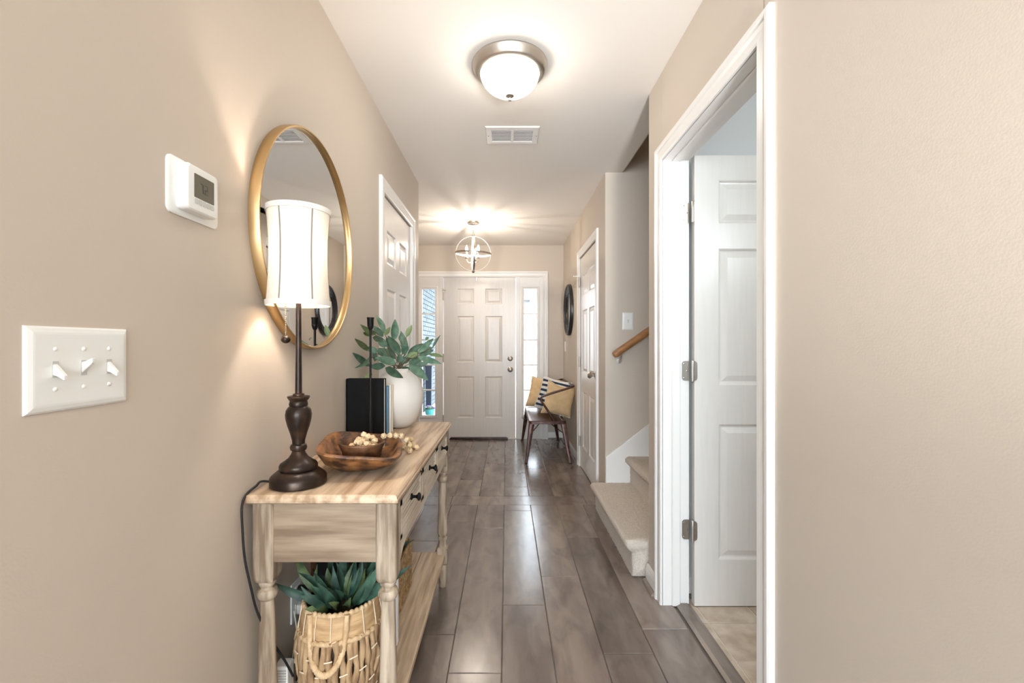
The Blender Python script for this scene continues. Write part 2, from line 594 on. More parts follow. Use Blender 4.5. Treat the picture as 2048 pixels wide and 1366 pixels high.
# bathroom floor tiles and the wooden reducer strip
bfloor = struct(MB().box(0.80, 2.7, 0.25, 2.2, -0.08, 0.001).build('floor_bathroom', M_GROUT), 'beige stone-look tile floor beyond the open door', 'floor')
T = 0.231
for i in range(-1, 8):
    for j in range(0, 9):
        x0, x1 = max(0.86 + T * i, 0.832), min(0.86 + T * (i + 1), 2.6)
        y1, y0 = min(1.937 + T * (1 - j), 2.17), 1.937 - T * j
        if y0 < 0.28 or x1 - x0 < 0.02 or y1 - y0 < 0.02:
            continue
        MB().box(x0 + 0.0025, x1 - 0.0025, y0 + 0.0025, y1 - 0.0025, -0.004, 0.004).build('tile', M_TILE, bfloor, bevel=0.0015, seg=1)
poly = [(0.772, 0.0), (0.772, 0.004), (0.786, 0.011), (0.822, 0.012), (0.836, 0.006), (0.836, 0.0)]
struct(MB().extrude(poly, lambda p, q, t: (p, t, q), 1.30, 2.073).build('trim_threshold', M_PLANK), 'grey-brown wooden threshold strip between planks and tiles', 'threshold')

# walls
wl = MB()
D2A, D2B, D2H = 2.504, 3.255, 2.03
wl.box(-0.80, XL, -0.05, D2A, -0.05, H + 0.05).box(-0.80, XL, D2B, YC, -0.05, H + 0.05).box(-0.80, XL, D2A, D2B, D2H, H + 0.05)
wl.box(-0.92, -0.79, -0.05, YC, -0.05, H + 0.05)
struct(wl.build('wall_left', M_WALL), 'beige painted hall wall on the left', 'wall')
struct(MB().box(-1.55, -0.78, YC - 0.12, YC, -0.05, H + 0.05).build('wall_foyer_return', M_WALL), 'beige return wall of the foyer behind the left hall wall', 'wall')
struct(MB().box(-1.55, -1.42, YC - 0.1, YF + 0.2, -0.05, H + 0.05).build('wall_foyer_left', M_WALL), 'beige foyer wall on the far left', 'wall')

wr = MB()
D4A, D4B, D4H = 1.279, 2.076, 2.03
wr.box(XR, 0.828, -0.05, D4A - 0.018, -0.05, H + 0.05).box(XR, 0.828, D4B + 0.018, YN, -0.05, H + 0.05).box(XR, 0.828, D4A - 0.02, D4B + 0.02, D4H + 0.018, H + 0.05)
struct(wr.build('wall_right', M_WALL), 'beige painted near right hall wall with the open doorway', 'wall')
wf = MB()
D3A, D3B, D3H = 3.619, 4.452, 2.03
wf.box(XF, 0.838, YS + 0.003, D3A, -0.05, H + 0.05).box(XF, 0.838, D3B, YF + 0.2, -0.05, H + 0.05).box(XF, 0.838, D3A, D3B, D3H, H + 0.05)
wf.box(0.83, 0.95, YS + 0.05, YF + 0.2, -0.05, H + 0.05)
struct(wf.build('wall_foyer_right', M_WALL), 'beige foyer wall holding the closet door and round black mirror', 'wall')
struct(MB().box(XF + 0.0005, 3.6, YS, YS + 0.12, -0.05, 5.0).build('wall_stair_far', M_WALL), 'shaded beige stairwell wall with the handrail', 'wall')
struct(MB().box(XR + 0.002, 3.6, YN - 0.112, YN, -0.05, 5.0).build('wall_stair_near', M_WALL), 'beige stairwell wall nearest the bathroom', 'wall')
struct(MB().box(3.5, 3.6, YN - 0.1, YS + 0.1, -0.05, 5.0).box(0.60, 3.6, YN - 0.1, YS + 0.12, 5.0, 5.1).build('wall_stair_end', M_WALL), 'beige end of the stairwell', 'wall')

# front wall with the entry opening
EX0, EX1, EH = -1.135, 0.455, 2.042
DCX = -0.34
fw = MB()
fw.box(-1.55, EX0, YF, YF + 0.16, -0.05, H + 0.05).box(EX1, 0.95, YF, YF + 0.16, -0.05, H + 0.05).box(EX0, EX1, YF, YF + 0.16, EH, H + 0.05)
struct(fw.build('wall_front', M_WALL), 'beige foyer wall around the white front door', 'wall')

# bathroom shell
bw = MB().box(0.828, 2.7, YN - 0.122, YN - 0.111, 0, H).box(2.6, 2.72, 0.2, YN - 0.05, -0.05, H + 0.05).box(0.80, 2.7, 0.13, 0.27, -0.05, H + 0.05)
bw.box(0.826, 0.834, 0.25, D4A - 0.05, 0, H).box(0.826, 0.834, D4B + 0.04, YN - 0.11, 0, H).box(0.826, 0.834, D4A - 0.05, D4B + 0.04, D4H + 0.04, H)
struct(bw.build('wall_bathroom', M_BATHWALL), 'pale grey bathroom wall seen above the open door', 'wall')

# ceilings
cl = MB().box(-3.2, 3.2, -4.1, 0.0, H, H + 0.3).box(-1.6, 2.8, 0.0, YN - 0.06, H, H + 0.3).box(-1.6, 0.84, YN - 0.06, YS + 0.06, H, 5.05).box(-1.6, 1.0, YS + 0.06, YF + 0.3, H, H + 0.3)
struct(cl.build('ceiling', M_CEIL), 'smooth off-white hall ceiling', 'ceiling')
struct(MB().box(0.8405, 0.846, YN + 0.001, YS - 0.001, H - 0.0, 4.99).build('wall_stair_header', M_WALL), 'brown-beige wall above the stair opening', 'wall')

# room behind the camera with its big window
rb = MB()
rb.box(-3.2, -3.05, -4.1, 0.0, -0.05, H + 0.05).box(3.05, 3.2, -4.1, 0.3, -0.05, H + 0.05)
rb.box(-3.2, -0.68, -0.06, 0.05, -0.05, H + 0.05).box(0.72, 3.2, -0.06, 0.05, -0.05, H + 0.05)
rb.box(-3.2, 3.2, -4.2, -4.05, -0.05, 0.55).box(-3.2, 3.2, -4.2, -4.05, 2.42, H + 0.05).box(-3.2, -2.15, -4.2, -4.05, 0.5, 2.45).box(2.15, 3.2, -4.2, -4.05, 0.5, 2.45)
struct(rb.build('wall_back', M_WALL), 'beige walls of the living room behind the viewer', 'wall')


# ------------------------------------------------------------------ trims
CASE = [(0, 0), (0, .010), (.006, .013), (.014, .0125), (.030, .0105), (.044, .012), (.048, .0165), (.053, .019), (.064, .019), (.070, .015), (.070, 0)]


def casing(name, fn, u0, u1, v1, label, wid=0.07, mat_=M_TRIM, v0=0.0):
    """three-sided door casing swept round an opening; fn(u, v, w) -> xyz"""
    k = wid / 0.07
    rings = []
    for (bu, bv, du, dv) in ((u0, v0, -1, 0), (u0, v1, -1, 1), (u1, v1, 1, 1), (u1, v0, 1, 0)):
        rings.append([fn(bu + d * k * du, bv + d * k * dv, w) for (d, w) in CASE])
    return struct(MB().loft(rings).build(name, mat_), label, 'trim')


f_left = lambda u, v, w: (XL + w, u, v)
f_foyr = lambda u, v, w: (XF - w, u, v)
f_right = lambda u, v, w: (XR - w, u, v)
f_front = lambda u, v, w: (u, YF - w, v)
casing('trim_1', f_front, EX0, EX1, EH, 'white casing around the front door and its sidelights', 0.068)
casing('trim_2', f_left, D2A, D2B, D2H, 'white casing of the closed door on the left wall')
casing('trim_3', f_foyr, D3A, D3B, D3H, 'white casing of the closet door beside the stairs')
casing('trim_4', f_right, D4A, D4B, D4H, 'white casing of the open bathroom doorway')
# jamb lining of the bathroom doorway, with the stop strip
jm = MB()
jm.box(XR - 0.002, 0.832, D4B, D4B + 0.02, 0, D4H).box(XR - 0.002, 0.832, D4A - 0.02, D4A, 0, D4H).box(XR - 0.002, 0.832, D4A - 0.02, D4B + 0.02, D4H, D4H + 0.02)
jamb = struct(jm.build('trim_jamb', M_TRIM), 'white jamb lining the bathroom doorway', 'trim')
st = MB().box(0.753, 0.790, D4B - 0.011, D4B + 0.001, 0, D4H).box(0.753, 0.790, D4A - 0.001, D4A + 0.011, 0, D4H).box(0.753, 0.790, D4A, D4B, D4H - 0.011, D4H + 0.001)
st.build('door_stop', M_TRIM, jamb, bevel=0.003, seg=1)

BASE = [(0, 0), (0.013, 0), (0.013, 0.062), (0.010, 0.072), (0.010, 0.078), (0.005, 0.088), (0, 0.090)]
SHOE = [(0.0, 0), (0.018, 0), (0.018, 0.005), (0.014, 0.013), (0.006, 0.018), (0.0, 0.018)]


def base_run(name, fn, a, b, label):
    o = struct(MB().extrude(BASE, fn, a, b).build(name, M_TRIM), label, 'baseboard')
    MB().extrude(SHOE, lambda p, q, t: fn(p + 0.013, q, t), a, b).build('shoe_moulding', M_PLANK, o)
    return o


base_run('baseboard_right', lambda p, q, t: (XR - p, t, q), D4B + 0.071, YN + 0.012, 'short white baseboard between the stairs and the open doorway')
base_run('baseboard_right_near', lambda p, q, t: (XR - p, t, q), 0.05, D4A - 0.071, 'white baseboard of the near right wall')
base_run('baseboard_left', lambda p, q, t: (XL + p, t, q), 0.05, D2A - 0.071, 'white baseboard of the left wall')
base_run('baseboard_left_end', lambda p, q, t: (XL + p, t, q), D2B + 0.071, YC, 'white baseboard past the left door')
base_run('baseboard_foyer', lambda p, q, t: (XF - p, t, q), D3B + 0.071, YF, 'white baseboard under the round black mirror')
base_run('baseboard_closet', lambda p, q, t: (XF - p, t, q), YS + 0.004, D3A - 0.071, 'white baseboard between closet door and stairs')
base_run('baseboard_front', lambda p, q, t: (t, YF - p, q), EX1 + 0.069, XF - 0.013, 'white baseboard behind the bench on the front wall')
base_run('baseboard_bathroom', lambda p, q, t: (t, YN - 0.122 - p, q), 0.84, 2.55, 'white baseboard behind the open bathroom door')


# ------------------------------------------------------------------ six-panel doors
def six_panel(name, fn, W, Ht, label, us, rows, thick=0.035, both=False, leaf_name=None):
    """fn(u, v, w): u across, v up, w out of the face. us: two (u0, u1) columns; rows: three (v0, v1) rows."""
    root = sroot(name, label, 'door')
    ub = [0, us[0][0], us[0][1], us[1][0], us[1][1], W]
    vb = [0.008, rows[2][0], rows[2][1], rows[1][0], rows[1][1], rows[0][0], rows[0][1], Ht]
    m = MB()
    pan = []
    for i in range(5):
        for j in range(7):
            c = [(ub[i], vb[j]), (ub[i + 1], vb[j]), (ub[i + 1], vb[j + 1]), (ub[i], vb[j + 1])]
            if i in (1, 3) and j in (1, 3, 5):
                pan.append((ub[i], ub[i + 1], vb[j], vb[j + 1]))
            else:
                m.add([fn(u, v, 0) for (u, v) in c], [(0, 1, 2, 3)])
    b = [(0, 0.008), (W, 0.008), (W, Ht), (0, Ht)]
    m.loft([[fn(u, v, 0) for (u, v) in b], [fn(u, v, -thick) for (u, v) in b]], True, False, True)
    m.build('slab', M_DOOR, root, weld=True)
    for (a, c, d, e) in pan:
        q = MB()
        rings = []
        for (inset, w) in ((0, 0), (0.004, -0.002), (0.010, -0.0095), (0.016, -0.0105), (0.040, -0.003), (0.042, -0.0025)):
            rings.append([fn(u, v, w) for (u, v) in ((a + inset, d + inset), (c - inset, d + inset), (c - inset, e - inset), (a + inset, e - inset))])
        q.loft(rings, True, False, True)
        q.build('panel', M_DOOR, root)
    return root


def hinge_barrel(root, c, axis_leaf, hh=0.045, r=0.007, out=(0, 0, 0)):
    h = MB().lathe([(0.001, -hh - .006), (0.005, -hh - 0.004), (0.006, -hh), (r, -hh), (r, -hh * .34), (r * .85, -hh * .34), (r * .85, -hh * .3), (r, -hh * .3), (r, hh * .3), (r * .85, hh * .3), (r * .85, hh * .34),
                    (r, hh * .34), (r, hh), (0.005, hh + .003), (0.001, hh + 0.005)], c, 12).build('hinge', M_NICKEL, root, smooth=True)
    return h


rows_std = [(1.655, 1.85), (0.925, 1.515), (0.215, 0.745)]
px_v = lambda y: EYE - (y - CY) * YF / FPX
# front door
DW = 0.907
dx0 = DCX - DW / 2
DY = YF + 0.006
fd = six_panel('door_1', lambda u, v, w: (dx0 + u, DY - w, v), DW, 2.032, 'white six-panel front door at the end of the foyer',
               [(0.17, 0.385), (0.525, 0.74)], [(px_v(608), px_v(577)), (px_v(725), px_v(632)), (px_v(836), px_v(753))], 0.045)
for z in (0.25, 1.02, 1.80):
    hinge_barrel(fd, (dx0 - 0.004, DY - 0.006, z), 'x', 0.05, 0.008)
kx = (1020.5 - CX) * YF / FPX
kb = MB().lathe([(0.034, 0), (0.034, -0.006), (0.026, -0.010), (0.011, -0.012), (0.011, -0.032), (0.022, -0.038), (0.028, -0.050), (0.026, -0.062), (0.014, -0.070), (0.001, -0.071)], (kx, DY, px_v(739)), 24, 'y').build('knob', M_NICKEL, fd, smooth=True)
db = MB().lathe([(0.033, 0), (0.033, -0.008), (0.026, -0.014), (0.001, -0.015)], (kx, DY, px_v(717)), 24, 'y').build('deadbolt', M_NICKEL, fd, smooth=True)
MB().box(kx - 0.004, kx + 0.004, DY - 0.030, DY - 0.012, px_v(717) - 0.014, px_v(717) + 0.014).build('thumb_turn', M_NICKEL, db, bevel=0.002)
MB().box(-0.378 - 0.008, -0.378 + 0.008, DY - 0.010, DY, 1.985, 2.036).build('weather_clip', M_NICKEL, fd, bevel=0.002)
MB().box(dx0 - 0.012, dx0 + 0.035, DY - 0.03, DY - 0.018, px_v(580) - 0.008, px_v(580) + 0.008).box(dx0 - 0.012, dx0 - 0.002, DY - 0.02, DY - 0.001, px_v(580) - 0.02, px_v(580) + 0.02).build('door_guard', M_NICKEL, fd, bevel=0.003)
# frame posts, head and sill of the entry unit
fr = MB()
for (a, b) in ((EX0 - .001, EX0 + 0.04), (EX1 - 0.04, EX1 + .001), (dx0 - 0.052, dx0 - 0.006), (dx0 + DW + 0.006, dx0 + DW + 0.052)):
    fr.box(a, b, YF - 0.004, YF + 0.14, 0.0, EH)
fr.box(EX0, EX1, YF - 0.004, YF + 0.14, 2.036, EH + 0.001)
struct(fr.build('trim_5', M_TRIM, bevel=0.003), 'white posts and head of the front door frame', 'trim')
struct(MB().extrude([(-0.72, 0.002), (-0.70, 0.026), (-0.005, 0.026), (0.02, 0.014), (0.01, 0.002)], lambda p, q, t: (p, t, q), YF - 0.055, YF + 0.004).build('trim_sill', M_BRONZE, bevel=0.003),
       'dark bronze door sill under the front door', 'sill')
struct(MB().box(EX0, EX1, YF - 0.002, YF + 0.2, -0.05, 0.010).build('trim_sill_board', M_TRIM), 'pale sill board under the sidelights', 'sill')


def sidelight(name, x0, x1, g0, g1, label):
    root = sroot(name, label, 'window')
    zt, zb = px_v(578), px_v(831)
    y0, y1 = YF + 0.004, YF + 0.045
    m = MB()
    m.box(x0, g0, y0, y1, 0.01, 2.036).box(g1, x1, y0, y1, 0.01, 2.036).box(g0, g1, y0, y1, zt, 2.036).box(g0, g1, y0, y1, 0.01, zb)
    m.build('window_frame', M_TRIM, root)
    # raised bead round the glass
    rings = []
    for (d, w) in ((0.034, 0), (0.030, 0.010), (0.022, 0.012), (0.010, 0.007), (0.0, 0.006), (0.0, -0.01)):
        rings.append([(u, y0 - w, v) for (u, v) in ((g0 - d, zb - d), (g1 + d, zb - d), (g1 + d, zt + d), (g0 - d, zt + d))])
    MB().loft(rings, True, False, False).build('glazing_bead', M_TRIM, root)
    zs = [zb, px_v(780.5), px_v(730), px_v(679.7), px_v(627.5), zt]
    for k in range(1, 5):
        MB().box(g0, g1, y0 + 0.004, y0 + 0.030, zs[k] - 0.009, zs[k] + 0.009).build('muntin', M_TRIM, root, bevel=0.004)
    for k in range(5):
        MB().box(g0 - 0.002, g1 + 0.002, y0 + 0.016, y0 + 0.020, zs[k] + (0.007 if k else -0.002), zs[k + 1] - (0.007 if k < 4 else -0.002)).build('pane', M_GLASS, root)
    return root


sidelight('window_1', EX0 + 0.04, dx0 - 0.052, -1.064, -0.900, 'narrow five-pane sidelight left of the front door')
sidelight('window_2', dx0 + DW + 0.052, EX1 - 0.04, 0.220, 0.384, 'narrow five-pane sidelight right of the front door, behind the bench')

# left hall door
d2 = six_panel('door_2', lambda u, v, w: (XL - 0.006 + w, D2A + 0.004 + u, v), D2B - D2A - 0.008, 2.022, 'closed white six-panel door on the left hall wall',
               [(0.115, 0.325), (0.418, 0.628)], rows_std)
for z in (0.25, 1.02, 1.775):
    hinge_barrel(d2, (XL + 0.003, D2A + 0.002, z), 'x')
MB().lathe([(0.032, 0), (0.032, 0.006), (0.012, 0.012), (0.012, 0.03), (0.026, 0.040), (0.028, 0.052), (0.016, 0.066), (0.001, 0.067)], (XL - 0.006, D2B - 0.07, 0.95), 20, 'x').build('knob', M_NICKEL, d2, smooth=True)
struct(MB().box(XL - 0.06, XL - 0.0005, D2A - .001, D2A + 0.003, 0, D2H).box(XL - 0.06, XL - 0.0005, D2B - 0.003, D2B + .001, 0, D2H).build('trim_left_jamb', M_TRIM), 'white jamb of the closed left door', 'trim')
# closet door by the stairs
d3 = six_panel('door_3', lambda u, v, w: (XF + 0.006 - w, D3A + 0.004 + u, v), D3B - D3A - 0.008, 2.022, 'closed white six-panel closet door beside the stairs',
               [(0.125, 0.365), (0.46, 0.70)], rows_std)
for z in (0.25, 1.02, 1.80):
    hinge_barrel(d3, (XF - 0.004, D3B - 0.002, z), 'x', 0.045, 0.008)
MB().box(XF - 0.06, XF - 0.008, D3B - 0.008, D3B + 0.004, 1.852, 1.860).lathe([(0.010, 0), (0.010, 0.012), (0.001, 0.013)], (XF - 0.066, D3B - 0.002, 1.850), 10).build('hinge_stop', M_NICKEL, d3)
MB().lathe([(0.032, 0), (0.032, -0.006), (0.012, -0.012), (0.012, -0.03), (0.026, -0.040), (0.029, -0.052), (0.018, -0.066), (0.001, -0.067)], (XF + 0.006, D3A + 0.075, 0.942), 20, 'x').build('knob', M_NICKEL, d3, smooth=True)

# open bathroom door, swung ninety degrees
D4Y = 2.057
d4 = six_panel('door_4', lambda u, v, w: (0.850 + u, D4Y - w, v), 0.775, 2.045, 'white six-panel bathroom door standing open in the right doorway',
               [(0.108, 0.335), (0.44, 0.667)], [(1.737, 1.934), (1.007, 1.624), (0.216, 0.83)])
for z in (0.347, 1.07, 1.79):
    h = hinge_barrel(d4, (0.840, D4Y - 0.004, z), 'x', 0.045, 0.0065)

    def leaf(x0, x1, y, ny):
        r = 0.014
        pts = []
        sgn = 1 if x1 > x0 else -1
        w_ = abs(x1 - x0)
        for (cx_, cz_, a0) in ((w_ - r, 0.045 - r, 0), (w_ - r, -0.045 + r, -PI / 2)):
            for q in range(5):
                a = a0 + (PI / 2) * (1 - q / 4)
                pts.append((x0 + sgn * (cx_ + r * math.cos(a)), cz_ + r * math.sin(a)))
        pts = [(x0, 0.045)] + pts + [(x0, -0.045)]
        return MB().loft([[(p, y, z + q) for (p, q) in pts], [(p, y - 0.002 * ny, z + q) for (p, q) in pts]])
    leaf(0.834, 0.800, D4B - 0.0005, 1).build('jamb_leaf', M_NICKEL, h)
    leaf(0.842, 0.862, D4Y - 0.0005, 1).build('door_leaf', M_NICKEL, h)
    for (sx, sz) in ((0.808, 0.032), (0.822, 0.0), (0.808, -0.032)):
        MB().lathe([(0.0035, 0), (0.003, -0.0015), (0.001, -0.002)], (sx, D4B - 0.002, z + sz), 8, 'y').build('screw', M_CHROME, h)
MB().lathe([(0.032, 0), (0.032, -0.006), (0.012, -0.012), (0.012, -0.03), (0.026, -0.040), (0.028, -0.052), (0.016, -0.066), (0.001, -0.067)], (0.850 + 0.705, D4Y, 0.94), 20, 'y').build('knob', M_NICKEL, d4, smooth=True)

# ------------------------------------------------------------------ stairs
stairs = thing('staircase', 'beige carpeted stairs rising to the right off the hall', 'stairs', (0.64, 2.8, 0))
RISE, RUN, NX = 0.19, 0.25, 0.608


def step_mesh(i):
    zb, zt = RISE * i, RISE * (i + 1)
    x = NX + RUN * i
    prof = [(x + 0.036, zb - (0.0 if i == 0 else 0.01)), (x + 0.036, zb + 0.05), (x + 0.035, zt - 0.075), (x + 0.030, zt - 0.058), (x + 0.014, zt - 0.050), (x + 0.002, zt - 0.038),
            (x - 0.002, zt - 0.022), (x + 0.003, zt - 0.008), (x + 0.016, zt), (x + 0.036, zt + 0.001), (x + 0.10, zt), (x + 0.18, zt), (x + RUN + 0.04, zt)]
    # resample
    pts = []
    for a, b in zip(prof[:-1], prof[1:]):
        L = math.hypot(b[0] - a[0], b[1] - a[1])
        n = max(1, int(L / 0.006))
        for k in range(n):
            pts.append((a[0] + (b[0] - a[0]) * k / n, a[1] + (b[1] - a[1]) * k / n))
    pts.append(prof[-1])
    back = [(prof[-1][0], zb - 0.0)]
    y0, y1 = (YN + 0.045 if i == 0 else YN + 0.022), YS - 0.016
    rnd = random.Random(i)
    rings = []
    ny = 150 if i < 3 else 20
    cxx, czz = x + 0.14, zb + 0.10
    for j in range(ny + 1):
        y = y0 + (y1 - y0) * j / ny
        ring = []
        sc = 1.0
        if j < 4:
            sc = (0.90, 0.955, 0.982, 0.995)[j]
        for (a, b) in pts:
            da, dz = rnd.uniform(-1, 1) * 0.0020, rnd.uniform(-1, 1) * 0.0020
            ring.append((cxx + (a - cxx) * sc + da, y + (rnd.uniform(-1, 1) * 0.002 if 0 < j < ny else 0), max(0.0 if i == 0 else -9, czz + (b - czz) * sc + dz)))
        ring += [(a, y, b) for (a, b) in back]
        rings.append(ring)
    return MB().loft(rings)


for i in range(9):
    step_mesh(i).build('carpeted_step', M_CARPET, stairs, smooth=80)
# sloped white skirt boards
for (ya, yb) in ((YS - 0.016, YS - 0.0005), (YN + 0.0005, YN + 0.020)):
    xa = XF + 0.003 if ya > 3 else XR + 0.012
    sk = [(xa, 0.0), (xa, 0.378), (xa + 2.0, 0.378 + 2.0 * 0.755), (xa + 2.0, 0.0)]
    if ya < 3:
        sk = [(xa, 0.0), (xa, 0.36), (xa + 2.0, 0.36 + 2.0 * 0.755), (xa + 2.0, 0.0)]
    MB().extrude(sk, lambda p, q, t: (p, t, q), ya, yb).build('skirt_board', M_TRIM, stairs, bevel=0.003)

hr = thing('handrail', 'honey-brown wooden handrail on the stairwell wall', 'handrail', (0.78, YS - 0.06, 1.1))
ry = YS - 0.065
p0 = Vector((0.772, ry, 1.118))
dr = Vector((1, 0, 0.70)).normalized()
rail = MB()
rail.tube([p0 - dr * 0.012, p0 - dr * 0.009, p0 - dr * 0.002, p0 + dr * 0.01] + [p0 + dr * (0.05 + 0.25 * k) for k in range(10)], [0.010, 0.020, 0.0245, 0.026] + [0.026] * 10, 16, up=(0, 1, 0))
rail.build('rail', M_RAIL, hr, smooth=50)
for d in (0.055, 1.0, 1.9):
    b0 = p0 + dr * d + Vector((0, 0, -0.026))
    MB().tube([b0, b0 + Vector((0, 0.004, -0.025)), b0 + Vector((0, 0.03, -0.045)), b0 + Vector((0, 0.058, -0.05))], 0.006, 8).lathe([(0.02, 0), (0.02, -0.005), (0.001, -0.006)], b0 + Vector((0, 0.0645, -0.052)), 14, 'y').build('bracket', M_NICKEL, hr, smooth=True)
point_light('upstairs_landing_lamp', (2.6, 2.8, 4.6), UPSTAIRS_W, 0.15)


# ------------------------------------------------------------------ wall plates
def toggle_plate(name, label, fn, wid, hgt, gangs, ups, group=None, loc=(0, 0, 0), big=1.0):
    root = thing(name, label, 'light switch', loc, group)
    rings = []
    for (d, w) in ((0.0, 0.0), (0.0, 0.002), (0.003, 0.0045), (0.009, 0.0062), (0.012, 0.0065)):
        rings.append([fn(u, v, w) for (u, v) in ((-wid / 2 + d, -hgt / 2 + d), (wid / 2 - d, -hgt / 2 + d), (wid / 2 - d, hgt / 2 - d), (-wid / 2 + d, hgt / 2 - d))])
    MB().loft(rings).build('plate', M_PLASTIC, root)
    for g in range(gangs):
        u = (g - (gangs - 1) / 2) * 0.046
        if ups[g] is not None:
            w0 = 0.0066
            slot = MB()
            slot.loft([[fn(u + a, v, w0) for (a, v) in ((-.005, -.012), (.005, -.012), (.005, .012), (-.005, .012))], [fn(u + a, v, w0 + 0.0007) for (a, v) in ((-.005, -.012), (.005, -.012), (.005, .012), (-.005, .012))]])
            s_ = slot.build('switch_slot', M_GREYKEY, root)
            k = 1 if ups[g] else -1
            t = MB().loft([[fn(u + a, v, 0.006) for (a, v) in ((-.0042, -.009), (.0042, -.009), (.0042, .009), (-.0042, .009))],
                           [fn(u + a, v + k * 0.004, 0.012) for (a, v) in ((-.004, -.0065), (.004, -.0065), (.004, .0065), (-.004, .0065))],
                           [fn(u + a, v + k * 0.0125, 0.0225) for (a, v) in ((-.0035, -.0045), (.0035, -.0045), (.0035, .0035), (-.0035, .0035))]])
            t.build('toggle', M_PLASTIC, root, bevel=0.0012, seg=1)
        for v in (-0.030, 0.030):
            sc = MB()
            sc.loft([[fn(u + r * math.cos(a * PI / 5), v + r * math.sin(a * PI / 5), w) for a in range(10)] for (r, w) in ((0.0034, 0.006), (0.0032, 0.0076), (0.001, 0.0085))])
            sc.build('screw', M_PLASTIC, root)
    return root


toggle_plate('light_switch', 'white triple toggle switch plate on the left wall in the foreground', lambda u, v, w: (XL + w, 0.727 + u, 1.153 + v), 0.173, 0.128, 3, (False, True, False), loc=(XL, 0.727, 1.09))
toggle_plate('light_switch', 'white single toggle switch above the stair handrail', lambda u, v, w: (0.883 + u, YS - w, 1.359 + v), 0.082, 0.126, 1, (False,), loc=(0.883, YS, 1.3))
rk = thing('light_switch', 'white rocker switch on the foyer wall below the round black mirror', 'light switch', (XF, 5.55, 1.1))
MB().box(XF - 0.006, XF, 5.515, 5.59, 1.104, 1.226).build('plate', M_PLASTIC, rk, bevel=0.003)
MB().box(XF - 0.010, XF - 0.005, 5.537, 5.568, 1.132, 1.198).build('rocker', M_PLASTIC, rk, bevel=0.002)

# thermostat
th = thing('thermostat', 'white wall thermostat with a grey screen reading 72', 'thermostat', (XL, 0.985, 1.46))


def rrect(u0, u1, v0, v1, r, n=5):
    pts = []
    for (cu, cv, a0) in ((u1 - r, v1 - r, 0), (u0 + r, v1 - r, PI / 2), (u0 + r, v0 + r, PI), (u1 - r, v0 + r, 1.5 * PI)):
        for k in range(n + 1):
            a = a0 + PI / 2 * k / n
            pts.append((cu + r * math.cos(a), cv + r * math.sin(a)))
    return pts


def slab_left(name, pts_list, m, parent):
    return MB().loft([[(XL + w, u, v) for (u, v) in pts] for (pts, w) in pts_list]).build(name, m, parent, smooth=35)


slab_left('wall_plate', [(rrect(0.909, 1.068, 1.458, 1.576, 0.014), 0), (rrect(0.909, 1.068, 1.458, 1.576, 0.014), 0.004), (rrect(0.912, 1.065, 1.461, 1.573, 0.012), 0.006)], M_PLASTIC, th)
body = slab_left('body', [(rrect(0.930, 1.030, 1.470, 1.566, 0.010), 0.006), (rrect(0.930, 1.030, 1.470, 1.566, 0.010), 0.026), (rrect(0.933, 1.027, 1.473, 1.563, 0.008), 0.0295), (rrect(0.935, 1.025, 1.475, 1.561, 0.007), 0.030)], M_PLASTIC, th)
slab_left('screen', [(rrect(0.950, 1.014, 1.499, 1.549, 0.002), 0.0295), (rrect(0.950, 1.014, 1.499, 1.549, 0.002), 0.0304)], M_LCD, th)
seg = MB()


def seg7(u, v, w, h, which):
    t = 0.0016
    S = {'a': (u, u + w, v + h - t, v + h), 'g': (u, u + w, v + h / 2 - t / 2, v + h / 2 + t / 2), 'd': (u, u + w, v, v + t), 'b': (u + w - t, u + w, v + h / 2, v + h),
         'c': (u + w - t, u + w, v, v + h / 2), 'e': (u, u + t, v, v + h / 2), 'f': (u, u + t, v + h / 2, v + h)}
    for k in which:
        a, b, c, d = S[k]
        seg.box(XL + 0.0303, XL + 0.0307, a, b, c, d)


seg7(0.969, 1.513, 0.0095, 0.020, 'abc')
seg7(0.983, 1.513, 0.0095, 0.020, 'abged')
seg.build('digits', M_LCDINK, th)
for k in range(5):
    u = 0.951 + 0.0128 * k
    slab_left('button', [(rrect(u, u + 0.0110, 1.486, 1.497, 0.002, 2), 0.0295), (rrect(u, u + 0.0110, 1.486, 1.497, 0.002, 2), 0.0308)], M_GREYKEY, th)

# outlet under the console
ot = thing('wall_outlet', 'white wall outlet under the console table', 'outlet', (XL, 1.474, 0.31))
MB().box(XL, XL + 0.005, 1.434, 1.514, 0.305, 0.43).build('plate', M_PLASTIC, ot, bevel=0.003)
for z in (0.340, 0.395):
    f = MB().box(XL + 0.0045, XL + 0.0075, 1.457, 1.491, z - 0.016, z + 0.016).build('socket_face', M_PLASTIC, ot, bevel=0.0025)
    for y in (1.468, 1.480):
        MB().box(XL + 0.0074, XL + 0.0080, y - 0.001, y + 0.001, z - 0.002, z + 0.008).build('slot', M_DARKSLOT, f)
pg = thing('plug_adapter', 'white usb plug adapter in the lower socket of the outlet', 'plug', (XL, 1.474, 0.33))
MB().box(XL + 0.0083, XL + 0.056, 1.456, 1.492, 0.324, 0.357).build('adapter_body', M_PLASTIC, pg, bevel=0.005)
MB().tube([at(588, 1222, 1.44), at(591, 1240, 1.43), at(594, 1262, 1.42), at(590, 1285, 1.40), at(586, 1310, 1.38), at(586, 1330, 1.365)], 0.0022, 6).build('charging_cable', M_PLASTIC, pg, smooth=True)
pk = thing('power_plug', 'black power plug in the upper socket of the outlet', 'plug', (XL, 1.474, 0.39))
MB().lathe([(0.014, 0.0083), (0.016, 0.015), (0.014, 0.030), (0.010, 0.034), (0.008, 0.056), (0.004, 0.058)], (XL, 1.474, 0.395), 12, 'x').build('plug_body', M_BLACK, pk, smooth=True)
